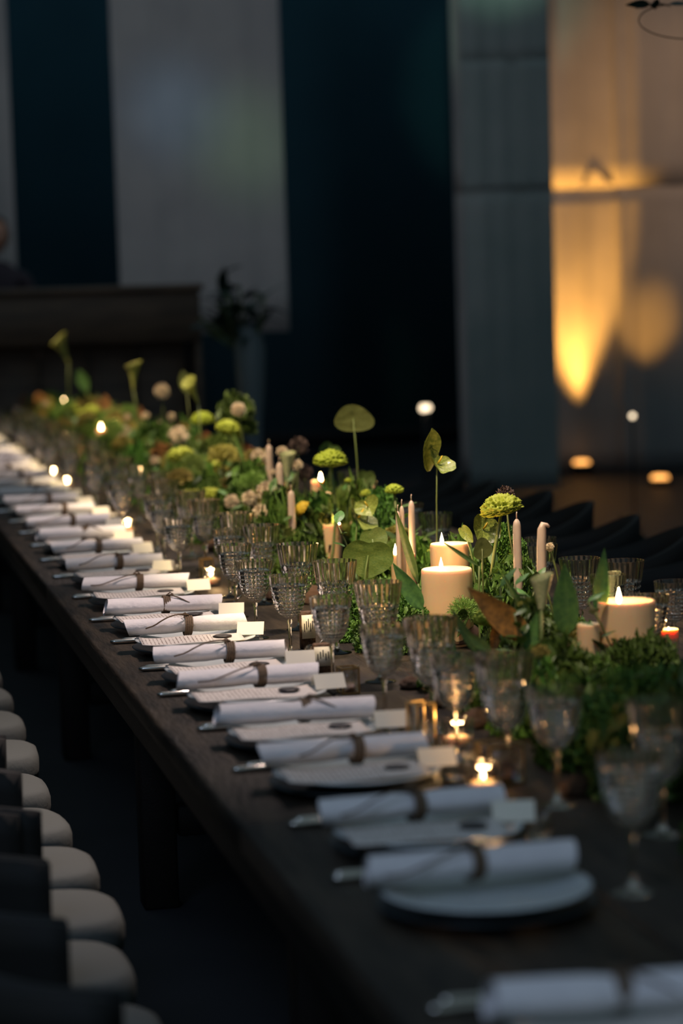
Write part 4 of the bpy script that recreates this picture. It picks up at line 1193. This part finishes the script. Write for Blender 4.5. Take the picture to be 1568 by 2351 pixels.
# ------------------------------------------------------------------ chairs
def tub_chair():
    r = empty('tub_chair', (0, 0, 0), '', 'chair', 'tub chairs along the near side of the table')
    # seat cushion: rounded slab; front towards +x
    V = []; F = []; nu = 36; prof = [(.90, .40), (.985, .405), (1.0, .425), (1.0, .445), (.975, .462), (.90, .470), (.55, .474), (0.02, .475)]
    for (q, z) in prof:
        for i in range(nu):
            a = 2 * math.pi * i / nu; c, s = math.cos(a), math.sin(a)
            e = 2 / 3.6; V.append((.192 * q * abs(c) ** e * (1 if c > 0 else -1), .147 * q * abs(s) ** e * (1 if s > 0 else -1), z))
    for k in range(len(prof) - 1):
        for i in range(nu): F.append((k * nu + i, k * nu + (i + 1) % nu, (k + 1) * nu + (i + 1) % nu, (k + 1) * nu + i))
    F.append(tuple(range(nu - 1, -1, -1))); F.append(tuple((len(prof) - 1) * nu + i for i in range(nu)))
    link('seat', me('seat', V, F, M['seat']), r)
    # wrap-round shell: back at -x, arms run forward
    V = []; F = []; n = 30; rows = 8
    for side in (0, 1):
        for j in range(rows + 1):
            t = j / rows
            for i in range(n + 1):
                a = math.radians(78 + (282 - 78) * i / n)
                top = .69 + .09 * max(0, -math.cos(a)) ** 1.5 - .05 * max(0, math.cos(a))
                z = .36 + (top - .36) * t; R = 1.0 + .10 * t + side * .085
                V.append((.215 * R * math.cos(a) - .01, .158 * R * math.sin(a) * (1 - .04 * t), z))
    k = (n + 1) * (rows + 1)
    for j in range(rows):
        for i in range(n):
            a = j * (n + 1) + i; F.append((a, a + 1, a + n + 2, a + n + 1)); F.append((k + a, k + a + n + 1, k + a + n + 2, k + a + 1))
    for i in range(n):
        F.append((i, k + i, k + i + 1, i + 1)); a = rows * (n + 1) + i; F.append((a, a + 1, k + a + 1, k + a))
    for j in range(rows):
        a = j * (n + 1); F.append((a, a + n + 1, k + a + n + 1, k + a)); a += n; F.append((a, k + a, k + a + n + 1, a + n + 1))
    link('backrest', me('backrest', V, F, M['shell']), r)
    link('seat_frame', MB().box((-.005, 0, .375), (.34, .30, .05), bev=.012).mesh('seat_frame', M['shell']), r)
    for sx in (-1, 1):
        for sy in (-1, 1):
            link('leg', MB().tube([(sx * .14, sy * .125, .36), (sx * .165, sy * .145, 0)], [.016, .010], 10).mesh('leg', M['legm']), r)
    return r


proto = tub_chair()
cy = [3.09, 3.47, 3.84, 4.20, 4.56, 4.94, 5.34, 5.78]
while cy[-1] < 13.6: cy.append(cy[-1] + .43)
cy = [2.35, 2.72] + cy
for i, y in enumerate(cy):
    lab = 'tub chair with a cream seat and dark shell, the %s along the near side' % ORD[i]
    dx = (.252, .255, .262, .25, .245, .272, .268, .252, .246, .262)[i] if i < 10 else .262
    if i == 0: proto.location = (dx, y, 0); proto['label'] = lab
    else: dup(proto, (dx + 0, y, 0), rng.uniform(-.10, .10), lab)
fy = [4.7, 5.2, 5.65, 6.15, 6.6, 7.1, 7.55, 8.1, 8.6, 9.2, 9.8]
for i, y in enumerate(fy):
    dup(proto, (2.32 + rng.uniform(-.03, .03), y, 0), math.pi + rng.uniform(-.15, .15), 'dark tub chair across the table, %s from the near end' % ORD[i], 'tub chairs along the far side of the table')

# ------------------------------------------------------------------ background pieces
# tall dark plant in a pale vase, right of the bar
V_ = Vector((2.24, 12.9, 0))
r = empty('plant_vase', V_, 'tall pale narrow pedestal vase below the dark plant', 'vase')
link('vase', MB().lathe([(0, 0), (.10, 0), (.11, .02), (.07, .12), (.05, .5), (.055, .85), (.075, 1.05), (.085, 1.25), (.06, 1.37), (.05, 1.40), (.045, 1.38), (0, 1.2)], 28).mesh('vase', M['ceramic']), r)
r = empty('dark_plant', V_ + Vector((0, 0, 1.21)), 'big dark leafy plant standing in the pale pedestal vase', 'plant')
for k in range(16):
    a = rng.uniform(0, 6.28); h = Vector((math.cos(a) * rng.uniform(.05, .26) - .10, math.sin(a) * .15, rng.uniform(.16, .48)))
    st = stem_to(r, h, .006, 'stem', .03)
    for q in range(4):
        t = .4 + .2 * q
        link('leaf', leafmesh('point', 'dkleaf', .2, .7, .34), r, loc=h * t, rot=(rng.uniform(.2, 1.6), rng.uniform(-.4, .4), rng.uniform(0, 6.28)), sc=rng.uniform(.13, .22))
# glowing ball lamps on low stands
def ball(px, py, D, w, label, h=True):
    P = atD(px, py, D); R = w / FPX * D / 2
    r = empty('ball_lamp', (P.x, P.y, 0), label, 'lamp', 'small glowing ball lamps on thin stands')
    link('base', MB().lathe([(0, 0), (.09, 0), (.09, .012), (.012, .02), (0, .02)], 24).mesh('base', M['black']), r)
    link('pole', MB().tube([(0, 0, .02), (0, 0, P.z - R * .9)], .006, 8).mesh('pole', M['black']), r)
    link('globe', MB().lathe([(0, -R), (R * .5, -R * .86), (R * .86, -R * .5), (R, 0), (R * .86, R * .5), (R * .5, R * .86), (0, R)], 20).mesh('globe', M['bulb']), r, loc=(0, 0, P.z))


ball(972, 937, 14.6, 18, 'small glowing ball lamp before the dark blue background')
ball(982, 936, 14.9, 16, 'second glowing ball lamp just behind the first one')
ball(1452, 955, 14.2, 12, 'small glowing ball lamp in front of the amber drape')
# hanging hoop with leaves in the upper right corner
P = atD(1556, 14, 7.2)
r = empty('hanging_hoop', (P.x + .02, P.y, P.z), 'thin wire hoop with dark leaves hanging into the upper right corner', 'decoration')
pts = [(.13 * math.cos(a), .03 * math.sin(a), -.045 + .07 * math.sin(a) * 0 + .055 * math.sin(a)) for a in [i / 40 * 6.283 for i in range(41)]]
link('hoop', MB().tube([(x * 1.1, y, z) for x, y, z in pts], .002, 6).mesh('hoop', M['twig']), r)
link('cord', MB().tube([(0, 0, .01), (0, 0, 1.6)], .001, 5).mesh('cord', M['twig']), r)
for k in range(6):
    link('leaf', leafmesh('point', 'dkleaf', .2, .7, .34), r, loc=(-.12 + k * .014, 0, .004), rot=(1.2, rng.uniform(-1.2, .6), rng.uniform(0, 6)), sc=.085)
# low dark rocks and planting on the floor behind the far chairs
for k, (px, py, w) in enumerate([(1290, 1330, 0), (1120, 1160, 120), (1230, 1180, 130), (1330, 1220, 150), (1440, 1225, 170), (1540, 1260, 160), (1180, 1260, 160)]):
    if not w: continue
    D = 10.5; P = atD(px, py + 60, D); P.x = P.x; R = w / FPX * D / 1.8
    hgt = CZ - (py + 10 - 655) * D / FPX
    o = link('floor_shrub', rng.choice(KALE), None, (P.x, P.y, .01), (0, 0, k), (R, R, max(.2, hgt)))
    o.data = o.data.copy(); o.data.materials.clear(); o.data.materials.append(M['dkleaf'])
    tag(o, 'dark low shrub on the floor behind the far chairs, the %s from the left' % ORD[k - 1], 'shrub', 'dark shrubs behind the far chairs')
